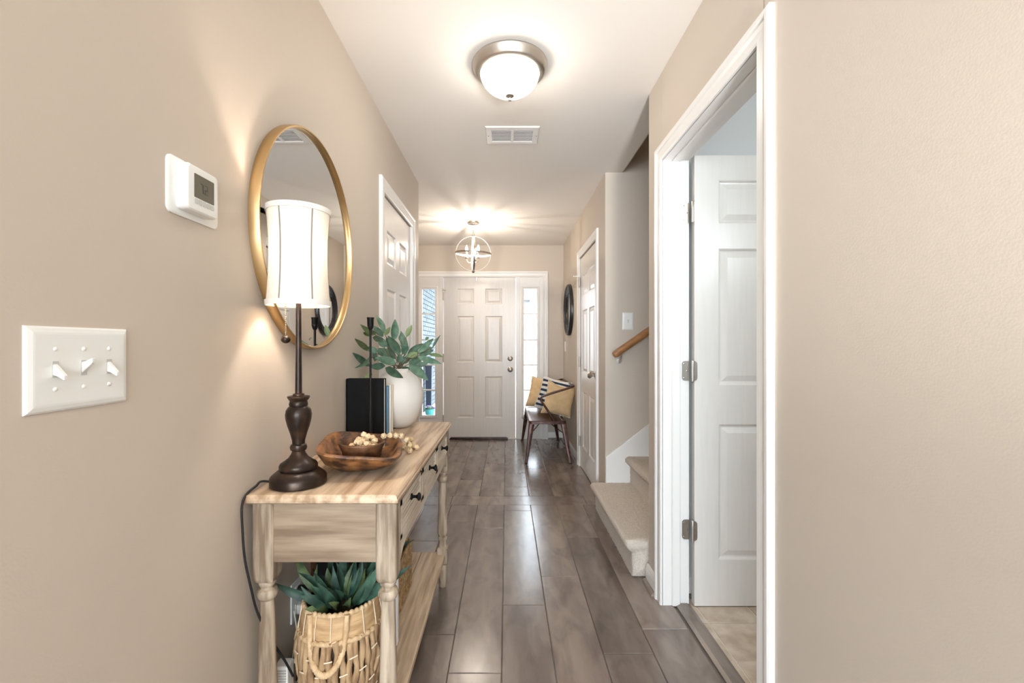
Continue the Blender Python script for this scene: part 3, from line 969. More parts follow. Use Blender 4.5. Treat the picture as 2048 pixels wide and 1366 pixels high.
MB().tube([(XL + 0.055, 1.474, 0.395), (XL + 0.068, 1.466, 0.385), (XL + 0.066, 1.45, 0.33), (XL + 0.05, 1.40, 0.25), (XL + 0.045, 1.38, 0.17)], 0.003, 6).build('cable', M_BLACK, pk, smooth=True)

# ------------------------------------------------------------------ oval brass mirror over the console
mr = thing('wall_mirror', 'large round brass-framed mirror over the console table', 'mirror', (XL, 1.565, 1.175))
MC = (XL, 1.565, 1.540)
R = 0.366
fr = MB().lathe([(R - 0.0095, 0.0), (R - 0.0095, 0.020), (R - 0.0085, 0.027), (R - 0.006, 0.030), (R - 0.002, 0.030), (R, 0.027), (R, 0.0)], MC, 96, 'x', cap=False)
n_ = 96
fr.f += [(6 * n_ + (k + 1) % n_, 6 * n_ + k, k, (k + 1) % n_) for k in range(n_)]
fr.build('frame', M_BRASS, mr, smooth=40)
MB().lathe([(R - 0.008, 0.004), (R - 0.008, 0.016)], MC, 96, 'x').build('mirror_glass', M_MIRROR, mr)

# round black mirror in the foyer
bm_ = thing('wall_mirror', 'round mirror with wide ridged black frame above the bench', 'mirror', (XF, 5.15, 1.29))
BC = (XF, 5.15, 1.58)
rp = [(0.290, 0.0), (0.290, 0.022), (0.284, 0.036), (0.274, 0.040), (0.264, 0.036), (0.258, 0.026), (0.250, 0.026), (0.244, 0.030), (0.236, 0.026), (0.230, 0.019), (0.222, 0.019), (0.216, 0.022), (0.208, 0.018), (0.202, 0.010), (0.200, 0.0)]
fr = MB().lathe([(r, -h) for (r, h) in rp], BC, 72, 'x', cap=False)
fr.build('frame', M_BLACKFRAME, bm_, smooth=30)
MB().lathe([(0.204, -0.003), (0.204, -0.008)], BC, 72, 'x').build('mirror_glass', M_MIRROR, bm_)

# ------------------------------------------------------------------ ceiling fixtures
fl = thing('flush_ceiling_light', 'lit flush-mount ceiling light with glass dome and nickel rim', 'ceiling light', (0.015, 2.03, 2.28))
FC = (0.015, 2.03, H)
MB().lathe([(0.165, 0.0), (0.168, -0.006), (0.166, -0.018), (0.158, -0.030), (0.156, -0.036), (0.150, -0.042), (0.138, -0.046), (0.132, -0.047), (0.130, -0.040), (0.130, -0.01)], FC, 64, cap=False).build('rim', M_NICKEL, fl, smooth=30)
dome = [(0.131 * math.cos(a), -0.040 - 0.098 * math.sin(a)) for a in [PI / 2 * k / 16 for k in range(17)]]
dome[-1] = (0.002, -0.138)
MB().lathe(dome, FC, 48, cap=False).build('glass_dome', M_DOME, fl, smooth=60)
MB().lathe([(0.010, -0.132), (0.020, -0.138), (0.019, -0.143), (0.010, -0.147), (0.006, -0.152), (0.008, -0.158), (0.006, -0.163), (0.001, -0.165)], FC, 20).build('finial', M_NICKEL, fl, smooth=40)

vt = thing('ceiling_vent', 'white rectangular ceiling vent with two louvre banks', 'vent', (0.034, 2.713, H))
vx0, vx1, vy0, vy1 = -0.122, 0.190, 2.603, 2.823
m = MB()
fr_r = []
for (d, z) in ((0, H), (0, H - 0.004), (0.004, H - 0.008), (0.032, H - 0.009), (0.034, H - 0.007), (0.034, H - 0.001)):
    fr_r.append([(vx0 + d, vy0 + d, z), (vx1 - d, vy0 + d, z), (vx1 - d, vy1 - d, z), (vx0 + d, vy1 - d, z)])
m.loft(fr_r, True, False, False)
m.build('frame', M_TRIM, vt)
MB().box(0.026, 0.042, vy0 + 0.0345, vy1 - 0.0345, H - 0.0085, H - 0.002).build('centre_bar', M_TRIM, vt)
MB().box(vx0 + 0.03, vx1 - 0.03, vy0 + 0.03, vy1 - 0.03, H - 0.0016, H - 0.0004).build('backing', M_VENTBACK, vt)
for (a, b) in ((vx0 + 0.0345, 0.0255), (0.0425, vx1 - 0.0345)):
    for k in range(9):
        y = vy0 + 0.043 + k * 0.0167
        MB().obox(((a + b) / 2, y, H - 0.0062), (1, 0, 0), (0, 0.94, 0.34), (0, -0.34, 0.94), (b - a) / 2, 0.0058, 0.0009).build('louvre', M_TRIM, vt)
for x in (vx0 + 0.014, vx1 - 0.012):
    MB().lathe([(0.005, 0), (0.004, -0.002), (0.001, -0.003)], (x, 2.713, H - 0.007), 8).build('screw', M_CHROME, vt)

# globe chandelier in the foyer
LC = Vector((DCX + 0.003, 4.624, 2.113))
ch = thing('globe_chandelier', 'open nickel globe chandelier with lit candle bulbs in the foyer', 'chandelier', (LC.x, LC.y, 1.93))
MB().lathe([(0.062, 0), (0.062, -0.018), (0.058, -0.024), (0.014, -0.026), (0.010, -0.036), (0.001, -0.037)], (LC.x, LC.y, H), 32).build('canopy', M_NICKEL, ch, smooth=40)


def linkring(c, ax, rx, rz, r):
    pts = []
    for k in range(16):
        a = 2 * PI * k / 16
        pts.append(Vector(c) + Vector(ax) * (rx * math.cos(a)) + Vector((0, 0, rz * math.sin(a))))
    return MB().tube(pts, r, 6, closed=True)


for k, z in enumerate((2.392, 2.362, 2.332, 2.312)):
    linkring((LC.x, LC.y, z), (1, 0, 0) if k % 2 else (0, 1, 0), 0.011 if k != 2 else 0.020, 0.019, 0.0025).build('chain_link', M_NICKEL, ch, smooth=True)


def band(c, R_, wdt, thk, e1, e2, e3, name, n=64):
    """flat hoop: circle in e1/e2, width along e3"""
    rings = []
    for k in range(n + 1):
        a = 2 * PI * k / n
        d = e1 * math.cos(a) + e2 * math.sin(a)
        rings.append([c + d * (R_ + thk) + e3 * wdt, c + d * (R_ + thk) - e3 * wdt, c + d * R_ - e3 * wdt, c + d * R_ + e3 * wdt])
    return MB().loft(rings, True, False, False).build(name, M_NICKEL, ch, smooth=30)


ez = Vector((0, 0, 1))
a0 = math.radians(8)
h1, h2 = Vector((math.cos(a0), math.sin(a0), 0)), Vector((-math.sin(a0), math.cos(a0), 0))
band(LC, 0.176, 0.009, 0.003, h1, ez, h2, 'hoop')
band(LC, 0.172, 0.009, 0.003, h2, ez, h1, 'hoop')
tl_ = Vector((0.04, -0.05, 0.99)).normalized()
g1 = (h1 - tl_ * h1.dot(tl_)).normalized()
band(LC, 0.181, 0.009, 0.003, g1, tl_.cross(g1), tl_, 'hoop')
MB().lathe([(0.012, 0.175), (0.016, 0.19), (0.008, 0.20), (0.001, 0.201)], LC, 16).build('top_cap', M_NICKEL, ch, smooth=True)
MB().lathe([(0.014, -0.172), (0.016, -0.184), (0.010, -0.192), (0.004, -0.198), (0.001, -0.199)], LC, 16).build('finial', M_NICKEL, ch, smooth=True)
MB().lathe([(0.006, -0.17), (0.006, -0.09), (0.016, -0.085), (0.016, -0.07), (0.006, -0.065), (0.006, -0.02), (0.001, -0.018)], LC, 12).build('stem', M_NICKEL, ch, smooth=True)
for k in range(3):
    a = 2 * PI * k / 3 + math.radians(200)
    d = Vector((math.cos(a), math.sin(a), 0))
    arm = [LC + ez * -0.075 + d * 0.01, LC + ez * -0.095 + d * 0.03, LC + ez * -0.095 + d * 0.052, LC + ez * -0.075 + d * 0.068, LC + ez * -0.055 + d * 0.070]
    ao = MB().tube(arm, 0.004, 8).build('arm', M_NICKEL, ch, smooth=True)
    e = LC + d * 0.070
    MB().lathe([(0.004, -0.058), (0.019, -0.050), (0.019, -0.046), (0.008, -0.045)], e, 16).build('drip_dish', M_NICKEL, ao, smooth=True)
    MB().lathe([(0.0095, -0.046), (0.0095, 0.010), (0.006, 0.012)], e, 14).build('candle_sleeve', M_TRIM, ao, smooth=True)
    MB().lathe([(0.006, 0.011), (0.010, 0.022), (0.014, 0.036), (0.012, 0.052), (0.007, 0.066), (0.002, 0.080)], e, 14).build('candle_bulb', M_BULB, ao, smooth=True)
    point_light('candle_bulb_light', e + ez * 0.038, CHANDELIER_W, 0.006, ch)

# ------------------------------------------------------------------ console table
TX0, TX1, TY0, TY1, TZ = -0.678, -0.278, 1.165, 2.290, 0.802
tb = thing('console_table', 'whitewashed oak console table with turned legs and three drawers', 'console table', (-0.48, 1.73, 0))
rings = []
for (d, z) in ((0.010, TZ - 0.024), (0.004, TZ - 0.021), (0.0, TZ - 0.018), (0.0, TZ - 0.012), (0.003, TZ - 0.010), (0.004, TZ - 0.005), (0.008, TZ - 0.001), (0.011, TZ)):
    rings.append([(TX0 + d, TY0 + d, z), (TX1 - d, TY0 + d, z), (TX1 - d, TY1 - d, z), (TX0 + d, TY1 - d, z)])
MB().loft(rings).build('table_top', M_OAK, tb)
LW = 0.054
lx = (-0.664, -0.664 + LW), (-0.342, -0.342 + LW)
ly = (1.186, 1.186 + LW), (2.215, 2.215 + LW)


def leg(x0, x1, y0, y1):
    cx, cy = (x0 + x1) / 2, (y0 + y1) / 2
    m = MB()
    ch_ = 0.004
    def sq(h, z):
        k = h - ch_
        return [(cx - h, cy - k, z), (cx - k, cy - h, z), (cx + k, cy - h, z), (cx + h, cy - k, z), (cx + h, cy + k, z), (cx + k, cy + h, z), (cx - k, cy + h, z), (cx - h, cy + k, z)]
    h = LW / 2
    m.loft([sq(h, TZ - 0.023), sq(h, 0.580), sq(h - 0.003, 0.568), sq(h - 0.009, 0.562)])
    m.lathe([(0.020, 0.565), (0.022, 0.560), (0.0205, 0.553), (0.0165, 0.548), (0.0165, 0.545), (0.023, 0.541), (0.0265, 0.532), (0.0265, 0.525), (0.022, 0.517), (0.0175, 0.513), (0.0180, 0.505),
             (0.0195, 0.44), (0.0215, 0.36), (0.0235, 0.30), (0.0245, 0.275), (0.0235, 0.262), (0.0185, 0.252), (0.0165, 0.249), (0.0225, 0.245), (0.0235, 0.238), (0.0215, 0.231), (0.0170, 0.228),
             (0.0165, 0.218), (0.0185, 0.205), (0.0225, 0.198), (0.0225, 0.193), (0.018, 0.190)], (cx, cy, 0), 28)
    m.loft([sq(h - 0.006, 0.196), sq(h - 0.001, 0.190), sq(h - 0.001, 0.120), sq(h - 0.006, 0.114)])
    m.lathe([(0.017, 0.116), (0.016, 0.106), (0.023, 0.098), (0.0245, 0.085), (0.022, 0.05), (0.0165, 0.0)], (cx, cy, 0), 24)
    m.build('leg', M_OAKV, tb, smooth=35)


for a in lx:
    for b in ly:
        leg(a[0], a[1], b[0], b[1])
AZ0, AZ1 = 0.620, TZ - 0.0225
MB().box(lx[0][1] - 0.004, lx[1][0] + 0.004, ly[0][0] + 0.006, ly[0][0] + 0.024, AZ0, AZ1).build('end_panel', M_OAKX, tb)
MB().box(lx[0][1] - 0.004, lx[1][0] + 0.004, ly[1][1] - 0.024, ly[1][1] - 0.006, AZ0, AZ1).build('end_panel', M_OAKX, tb)
MB().box(lx[0][0] + 0.004, lx[0][0] + 0.022, ly[0][1] - 0.004, ly[1][0] + 0.004, AZ0, AZ1).build('back_panel', M_OAK, tb)
# front rails with the curved lower brackets
FX = lx[1][1] - 0.004
y0, y1 = ly[0][1] - 0.003, ly[1][0] + 0.003
MB().box(FX - 0.020, FX, y0, y1, TZ - 0.040, AZ1).build('top_rail', M_OAKPALE, tb)
low = [(y0, 0.652), (y0, 0.592), (y0 + 0.02, 0.600), (y0 + 0.05, 0.618), (y0 + 0.09, 0.626), (y1 - 0.09, 0.626), (y1 - 0.05, 0.618), (y1 - 0.02, 0.600), (y1, 0.592), (y1, 0.652)]
MB().extrude(low, lambda p, q, t: (t, p, q), FX - 0.020, FX).build('bottom_rail', M_OAKPALE, tb)
DL = (y1 - y0) / 3
for k in range(3):
    a, b = y0 + DL * k + 0.006, y0 + DL * (k + 1) - 0.006
    if k:
        MB().box(FX - 0.020, FX + 0.001, a - 0.012, a, 0.65, TZ - 0.039).build('divider', M_OAKPALE, tb)
    dz0, dz1 = 0.655, TZ - 0.043
    dm = MB()
    dm.box(FX - 0.010, FX + 0.003, a, a + 0.020, dz0, dz1).box(FX - 0.010, FX + 0.003, b - 0.020, b, dz0, dz1).box(FX - 0.010, FX + 0.003, a, b, dz0, dz0 + 0.013).box(FX - 0.010, FX + 0.003, a, b, dz1 - 0.013, dz1)
    dw = dm.build('drawer', M_OAKPALE, tb)
    MB().box(FX - 0.019, FX - 0.0105, a + 0.001, b - 0.001, dz0 + 0.001, dz1 - 0.001).build('drawer_back', M_SLATGAP, dw)
    ns = 6
    zh = (dz1 - dz0 - 0.026) / ns
    for s_ in range(ns):
        z = dz0 + 0.013 + zh * (s_ + 0.5)
        MB().obox((FX - 0.0045, (a + b) / 2, z), (0.82, 0, 0.57), (0, 1, 0), (-0.57, 0, 0.82), 0.0018, (b - a) / 2 - 0.0205, zh * 0.30).build('slat', M_OAKPALE, dw, bevel=0.001, seg=1)
    zc, yc = 0.722, (a + b) / 2
    MB().lathe([(0.010, 0.0), (0.010, 0.003), (0.005, 0.006), (0.0045, 0.014), (0.007, 0.018), (0.0125, 0.022), (0.0125, 0.026), (0.008, 0.029), (0.001, 0.030)], (FX - 0.001, yc, zc), 18, 'x').build('knob', M_IRON, dw, smooth=40)
# lower shelf of three boards
SZ = 0.165
sx = [-0.668, -0.548, -0.420, -0.300]
for k in range(3):
    MB().box(sx[k] + 0.001, sx[k + 1] - 0.001, 1.205, 2.250, SZ - 0.022, SZ).build('shelf_board', M_OAK, tb, bevel=0.002, seg=1)

# ------------------------------------------------------------------ table lamp
LX, LY = -0.578, 1.265
lp = thing('table_lamp', 'lit bronze table lamp with tall white linen shade', 'lamp', (LX, LY, TZ))
c0 = (LX, LY, TZ)
MB().lathe([(0.070, 0.001), (0.0735, 0.004), (0.0735, 0.022), (0.070, 0.028), (0.060, 0.036), (0.054, 0.041), (0.047, 0.042), (0.050, 0.047), (0.050, 0.054), (0.047, 0.060), (0.036, 0.067), (0.026, 0.075), (0.019, 0.086), (0.0165, 0.093),
            (0.0205, 0.096), (0.0225, 0.103), (0.0205, 0.110), (0.0165, 0.113), (0.017, 0.122), (0.022, 0.142), (0.029, 0.163), (0.0335, 0.182), (0.0345, 0.194), (0.0325, 0.206), (0.0275, 0.214), (0.0235, 0.217), (0.0250, 0.222), (0.0235, 0.229),
            (0.0225, 0.231), (0.0275, 0.238), (0.0295, 0.242), (0.0285, 0.245), (0.0150, 0.247), (0.0150, 0.251), (0.0100, 0.253)], c0, 40).build('base', M_BRONZE, lp, smooth=35)
MB().lathe([(0.0090, 0.25), (0.0080, 0.36), (0.0072, 0.515), (0.013, 0.520), (0.015, 0.535), (0.015, 0.565), (0.012, 0.57)], c0, 20).build('stem', M_BRONZE, lp, smooth=35)
shr = [(0.0825, 0.497), (0.0790, 0.53), (0.0760, 0.58), (0.0748, 0.63), (0.0755, 0.68), (0.0790, 0.73), (0.0830, 0.764)]
sh = MB().lathe(shr, c0, 48, cap=False).build('lamp_shade', M_SHADE, lp, smooth=70)
for (zz, rr) in ((0.495, 0.0822), (0.750, 0.0818)):
    MB().lathe([(rr + 0.0004, zz), (rr + 0.0022, zz), (rr + 0.0030, zz + 0.014), (rr + 0.0008, zz + 0.014)], c0, 48, cap=False).build('rim_tape', M_SHADE_RIM, sh, smooth=50)
for k in range(6):
    a = math.radians(-41 + 60 * k)
    ca, sa = math.cos(a), math.sin(a)
    pts = [(LX + (r - 0.0012) * ca, LY + (r - 0.0012) * sa, TZ + z) for (r, z) in shr]
    MB().tube(pts, 0.0026, 6).build('shade_rib', M_SHADE_RIB, sh)
MB().lathe([(0.010, 0.57), (0.022, 0.60), (0.028, 0.63), (0.026, 0.655), (0.016, 0.675), (0.002, 0.682)], c0, 20).build('bulb', M_BULBLAMP, lp, smooth=True)
point_light('table_lamp_light', (LX, LY, TZ + 0.650), TABLE_LAMP_W, 0.022, lp)
cxp = LX - 0.030
chn = MB().tube([(LX - 0.013, LY - 0.006, TZ + 0.548), (cxp, LY - 0.010, TZ + 0.55), (cxp - 0.001, LY - 0.012, TZ + 0.52), (cxp, LY - 0.012, TZ + 0.412)], 0.0012, 6).build('pull_chain', M_NICKEL, lp)
for k in range(18):
    MB().ball((cxp, LY - 0.012, TZ + 0.418 + 0.0058 * k), 0.0024, 6, 4).build('chain_bead', M_NICKEL, chn)
MB().ball((cxp, LY - 0.012, TZ + 0.402), 0.0125, 16, 12, (1, 1, 0.9)).build('pull_ball', M_BRONZE, chn, smooth=True)
crd = [(LX - 0.06, LY - 0.02, TZ + 0.012), (LX - 0.085, LY - 0.035, TZ + 0.018), at(512, 972, 1.205), at(494, 988, 1.18), at(484, 1012, 1.150), at(485, 1060, 1.150), at(490, 1120, 1.155), at(503, 1180, 1.165), at(515, 1225, 1.19), at(540, 1275, 1.22), at(570, 1322, 1.25), at(586, 1352, 1.27)]
crd = [Vector((max(p[0], XL + 0.005), p[1], p[2])) for p in [Vector(q) for q in crd]]
# smooth the cord with a Catmull-Rom pass


def smooth_path(P, n=6):
    P = [Vector(p) for p in P]
    out = []
    for i in range(len(P) - 1):
        a, b, c, d = P[max(i - 1, 0)], P[i], P[i + 1], P[min(i + 2, len(P) - 1)]
        for k in range(n):
            t = k / n
            out.append(0.5 * ((2 * b) + (c - a) * t + (2 * a - 5 * b + 4 * c - d) * t * t + (3 * b - a - 3 * c + d) * t ** 3))
    out.append(P[-1])
    return out


MB().tube(smooth_path(crd), 0.0031, 8).build('power_cord', M_BLACK, lp, smooth=True)

# power strip standing behind the near leg
ps = thing('power_strip', 'white power strip standing on the console shelf beside the wall', 'power strip', (-0.628, 1.30, SZ))
MB().box(-0.652, -0.612, 1.272, 1.312, SZ, 0.288).build('strip_body', M_PLASTIC, ps, bevel=0.004)
for k in range(14):
    MB().box(-0.648, -0.616, 1.2702, 1.2725, 0.178 + k * 0.0075, 0.1815 + k * 0.0075).build('rib', M_GREYKEY, ps)


# ------------------------------------------------------------------ carved bowls and the bead garland
def dough_bowl(name, label, c, hu, hv, ang, zb, zrim, tilt, wall, m, n=64, ex=3.4, bot=0.55, parent=None, facet=0):
    ca, sa = math.cos(ang), math.sin(ang)
    rnd = random.Random(3)
    wob = [rnd.uniform(-1, 1) for _ in range(n)]

    def ring(s_u, s_v, z, use_tilt=1.0, wb=0.0):
        pts = []
        for k in range(n):
            a = 2 * PI * k / n
            cu, cv = math.cos(a), math.sin(a)
            r = (abs(cu) ** ex + abs(cv) ** ex) ** (-1 / ex)
            u, v = cu * r * s_u, cv * r * s_v
            zz = z + tilt * use_tilt * (-u / hu) + wb * (wob[k] + wob[(k + 1) % n] + wob[k - 1]) / 3
            pts.append((c[0] + u * ca - v * sa, c[1] + u * sa + v * ca, zz))
        return pts
    dz = zrim - zb
    rr = [ring(hu * bot, hv * bot, zb, 0), ring(hu * (bot + 0.16), hv * (bot + 0.16), zb + dz * 0.12, 0.1), ring(hu * 0.84, hv * 0.86, zb + dz * 0.5, 0.5), ring(hu, hv, zrim - 0.006, 1, 0.0025), ring(hu - 0.002, hv - 0.002, zrim - 0.001, 1, 0.0025),
          ring(hu - wall * 0.7, hv - wall * 0.7, zrim, 1, 0.0025), ring(hu - wall, hv - wall, zrim - 0.003, 1, 0.0025), ring((hu - wall) * 0.87, (hv - wall) * 0.88, zb + dz * 0.52, 0.5), ring((hu - wall) * (bot + 0.12), (hv - wall) * (bot + 0.12), zb + dz * 0.2, 0.1),
          ring((hu - wall) * bot * 0.6, (hv - wall) * bot * 0.6, zb + 0.011, 0)]
    o = MB().loft(rr).build(name, m, None, smooth=50)
    return tag(o, label, 'bowl')


dough_bowl('dough_bowl', 'large carved brown wooden dough bowl on the console table', (-0.462, 1.462), 0.124, 0.184, math.radians(12), TZ + 0.001, 0.872, 0.016, 0.015, M_BOWL, bot=0.40, ex=4.6)
SBX, SBY = -0.468, 1.475
dough_bowl('small_bowl', 'small dark carved wooden bowl nested inside the large one', (SBX, SBY), 0.074, 0.078, math.radians(20), TZ + 0.013, 0.876, 0.002, 0.009, M_BOWLDARK, n=12, ex=2.1, bot=0.62)

gl = thing('bead_garland', 'pale faceted wooden bead garland heaped in the small bowl', 'garland', (SBX, SBY, 0.83))
BR = 0.0108


def bead_mesh():
    b = MB()
    p = []
    s2 = 1.0
    for (x, y, z) in [(0, i, j) for i in (-1, 1) for j in (-1, 1)] + [(i, 0, j) for i in (-1, 1) for j in (-1, 1)] + [(i, j, 0) for i in (-1, 1) for j in (-1, 1)]:
        p.append(Vector((x, y, z)).normalized() * BR)
    me = bpy.data.meshes.new('bead')
    bm = bmesh.new()
    vs_ = [bm.verts.new(q) for q in p]
    bmesh.ops.convex_hull(bm, input=vs_)
    bmesh.ops.dissolve_limit(bm, angle_limit=0.02, verts=bm.verts, edges=bm.edges)
    bmesh.ops.recalc_face_normals(bm, faces=bm.faces)
    bm.to_mesh(me)
    bm.free()
    me.materials.append(M_BEAD)
    return me


BME = bead_mesh()
rnd = random.Random(11)
spots = []
# heap in the small bowl
layers = [(0.842, 0.046, 9), (0.859, 0.054, 13), (0.876, 0.038, 9), (0.892, 0.014, 3)]
for (z, r, n) in layers:
    got = []
    tries = 0
    while len(got) < n and tries < 4000:
        tries += 1
        a, q = rnd.uniform(0, 2 * PI), r * math.sqrt(rnd.random())
        p = Vector((SBX + 0.012 + q * math.cos(a), SBY + 0.010 + q * math.sin(a), z + rnd.uniform(-0.003, 0.003)))
        if all((p - g).length > BR * 1.55 for g in spots):
            got.append(p)
            spots.append(p)
# strand over the rim of the large bowl and onto the table
strand = [Vector(p) for p in [(-0.408, 1.512, 0.886), (-0.392, 1.530, 0.884), (-0.376, 1.548, 0.880), (-0.362, 1.566, 0.876), (-0.347, 1.583, 0.860), (-0.341, 1.598, 0.836), (-0.342, 1.613, 0.813), (-0.349, 1.634, 0.8125), (-0.357, 1.655, 0.8125), (-0.376, 1.670, 0.8125),
                              (-0.394, 1.692, 0.8125), (-0.388, 1.716, 0.8125), (-0.370, 1.733, 0.8125), (-0.352, 1.716, 0.8125), (-0.346, 1.692, 0.8125), (-0.330, 1.672, 0.8125), (-0.380, 1.755, 0.8125), (-0.388, 1.782, 0.8125), (-0.380, 1.810, 0.8125)]]
for p in spots + strand:
    o = link('bead', BME, gl)
    o.rotation_euler = (rnd.uniform(0, 6), rnd.uniform(0, 6), rnd.uniform(0, 6))
    o.location = p
    o.matrix_parent_inverse = Matrix.Translation(-ROOTLOC[gl.name])
MB().tube(strand, 0.0016, 6).build('string', M_STRING, gl)

# ------------------------------------------------------------------ candlestick, books, vase
cd = thing('candlestick', 'tall slim black iron candlestick in front of the books', 'candlestick', (-0.553, 1.85, TZ))
kc = (-0.553, 1.85, TZ)
MB().lathe([(0.042, 0.001), (0.045, 0.003), (0.044, 0.008), (0.030, 0.011), (0.008, 0.016)], kc, 28).build('base', M_IRON, cd, smooth=40)
pts = [Vector(kc) + Vector((0, 0, z)) for z in (0.012, 0.05, 0.12, 0.18, 0.21, 0.25, 0.35, 0.45)]
MB().tube(pts, [0.0075, 0.0072, 0.0068, 0.0062, 0.0055, 0.0046, 0.0045, 0.0048], 10).build('stem', M_IRON, cd, smooth=50)
MB().lathe([(0.004, 0.445), (0.009, 0.452), (0.0125, 0.465), (0.0132, 0.492), (0.0150, 0.496), (0.0150, 0.498), (0.0118, 0.497), (0.0110, 0.470), (0.002, 0.466)], kc, 24).build('candle_cup', M_IRON, cd, smooth=40)


def book(name, label, x0, x1, y0, y1, h, cov, ct, grp):
    r = thing(name, label, 'book', ((x0 + x1) / 2, (y0 + y1) / 2, TZ), grp)
    MB().box(x0 + 0.003, x1 - 0.004, y0 + ct, y1 - ct, TZ + 0.003, TZ + h - 0.004).build('pages', M_PAGES, r)
    m = MB().box(x0, x1, y0, y0 + ct, TZ + 0.0005, TZ + h).box(x0, x1, y1 - ct, y1, TZ + 0.0005, TZ + h).box(x0, x0 + 0.003, y0, y1, TZ + 0.0005, TZ + h)
    m.build('cover', cov, r)
    return r


G = 'books standing on the console table'
book('book', 'thick black hardcover book standing in front of the white vase', -0.678, -0.519, 1.925, 1.962, 0.243, M_BLACKBOOK, 0.003, G)
book('book', 'blue hardcover book between the black and the cream book', -0.676, -0.514, 1.964, 1.992, 0.208, M_BLUEBOOK, 0.003, G)
book('book', 'cream hardcover book standing against the white vase', -0.676, -0.506, 1.994, 2.030, 0.210, M_CREAMBOOK, 0.005, G)

VC = (-0.512, 2.157, TZ)
vs_o = thing('vase', 'round matte white ceramic vase holding green leaves', 'vase', VC)
MB().lathe([(0.052, 0.001), (0.060, 0.004), (0.078, 0.022), (0.100, 0.062), (0.113, 0.105), (0.117, 0.142), (0.114, 0.178), (0.103, 0.212), (0.086, 0.237), (0.068, 0.252), (0.058, 0.259), (0.056, 0.266), (0.059, 0.273), (0.057, 0.275), (0.052, 0.272), (0.050, 0.262), (0.058, 0.245), (0.030, 0.200), (0.001, 0.198)],
           VC, 56, cap=False).build('vase_body', M_VASE, vs_o, smooth=60)


def leaf_mesh(base, tip, wid, bend, roll, n=9):
    base, tip = Vector(base), Vector(tip)
    d = tip - base
    L = d.length
    t = d.normalized()
    view = Vector((0, 0, EYE)) - (base + tip) / 2
    view.normalize()
    side = t.cross(view)
    if side.length < 1e-3:
        side = t.orthogonal()
    side.normalize()
    nrm = side.cross(t).normalized()
    R_ = Matrix.Rotation(roll, 3, t)
    side, nrm = R_ @ side, R_ @ nrm
    m = MB()
    rows = []
    for i in range(n + 1):
        s = i / n
        w = wid * 0.5 * (math.sin(PI * min(1, s ** 0.82)) ** 0.8 if 0 < s < 1 else 0.02)
        w = max(w, 0.0009)
        c = base + t * (L * s) + nrm * (bend * L * math.sin(PI * s))
        up = nrm * (w * 0.32)
        rows.append([c - side * w + up, c - side * (w * 0.5) + up * 0.35, c, c + side * (w * 0.5) + up * 0.35, c + side * w + up])
    m.loft(rows, False, False, False)
    return m


pl = thing('leafy_stems', 'green sage-like leaf stems arranged in the white vase', 'plant', (VC[0], VC[1], TZ + 0.24))
LEAVES = [(590, 410, 445, 90, 95, 0), (740, 520, 770, 155, 130, 0), (960, 460, 1058, 255, 80, 1), (590, 430, 690, 290, 70, 1), (960, 700, 870, 360, 110, 0), (880, 540, 845, 430, 70, 0), (430, 420, 175, 245, 90, 1), (560, 460, 400, 270, 110, 0),
          (580, 500, 390, 470, 90, 0), (340, 440, 225, 380, 60, 1), (330, 700, 80, 485, 80, 1), (330, 960, 45, 730, 90, 0), (330, 800, 85, 990, 70, 0), (600, 960, 330, 960, 110, 0), (850, 760, 650, 440, 130, 0), (780, 840, 490, 650, 110, 0),
          (790, 910, 425, 820, 120, 0), (850, 900, 830, 740, 100, 0), (605, 990, 910, 1160, 110, 0), (1010, 930, 1335, 1205, 130, 0), (1170, 730, 1425, 485, 90, 0), (980, 750, 1250, 570, 100, 0), (1160, 745, 950, 790, 80, 1), (1250, 700, 1420, 640, 80, 0),
          (1410, 650, 1543, 430, 40, 0), (1340, 760, 1595, 800, 60, 1), (1160, 800, 1560, 920, 90, 0), (1000, 910, 1230, 830, 110, 0), (1130, 950, 1330, 910, 80, 0), (890, 1000, 1040, 990, 80, 0), (1180, 780, 1430, 680, 90, 0), (380, 1090, 235, 1165, 60, 1),
          (640, 620, 480, 540, 100, 0), (550, 790, 490, 650, 90, 0), (1000, 680, 860, 600, 100, 0), (480, 720, 270, 640, 90, 0), (950, 760, 890, 600, 90, 0), (1290, 520, 1335, 460, 45, 0), (880, 910, 1040, 790, 100, 0), (420, 880, 400, 700, 90, 0),
          (700, 640, 620, 470, 90, 0), (760, 700, 640, 640, 90, 0), (1080, 800, 1160, 700, 90, 0), (700, 900, 560, 740, 100, 0)]
Z5 = 190.0 / 1622.0
rnd = random.Random(5)
tips = []
for i, (bx, by, tx, ty, w, ol) in enumerate(LEAVES):
    back = rnd.uniform(-0.06, 0.06)
    if i in (1, 2, 4, 5, 6, 7, 9, 10, 20, 24, 25, 37):
        back = rnd.uniform(0.0, 0.07)
    if i in (14, 16, 18, 19, 26):
        back = rnd.uniform(-0.10, -0.05)
    if i == 18:
        back = -0.19
    if i == 19:
        back = -0.13
    Yb = 2.157 + back * 0.45
    Yt = 2.157 + back + rnd.uniform(-0.03, 0.03)
    P = []
    for (qx, qy, Yq) in ((bx, by, Yb), (tx, ty, Yt)):
        ppx, ppy = 700 + qx * Z5, 620 + qy * Z5
        Yq = min(Yq, 0.662 * FPX / (CX - ppx))
        P.append(at(ppx, ppy, Yq))
    leaf_mesh(P[0], P[1], w * Z5 * 2.1 / FPX * 1.24, rnd.uniform(-0.08, 0.10), rnd.uniform(-0.6, 0.6)).build('leaf', M_LEAFOLIVE if ol else M_LEAF, pl, smooth=80)
    tips.append(P[0])
mouth = Vector((VC[0], VC[1], TZ + 0.262))
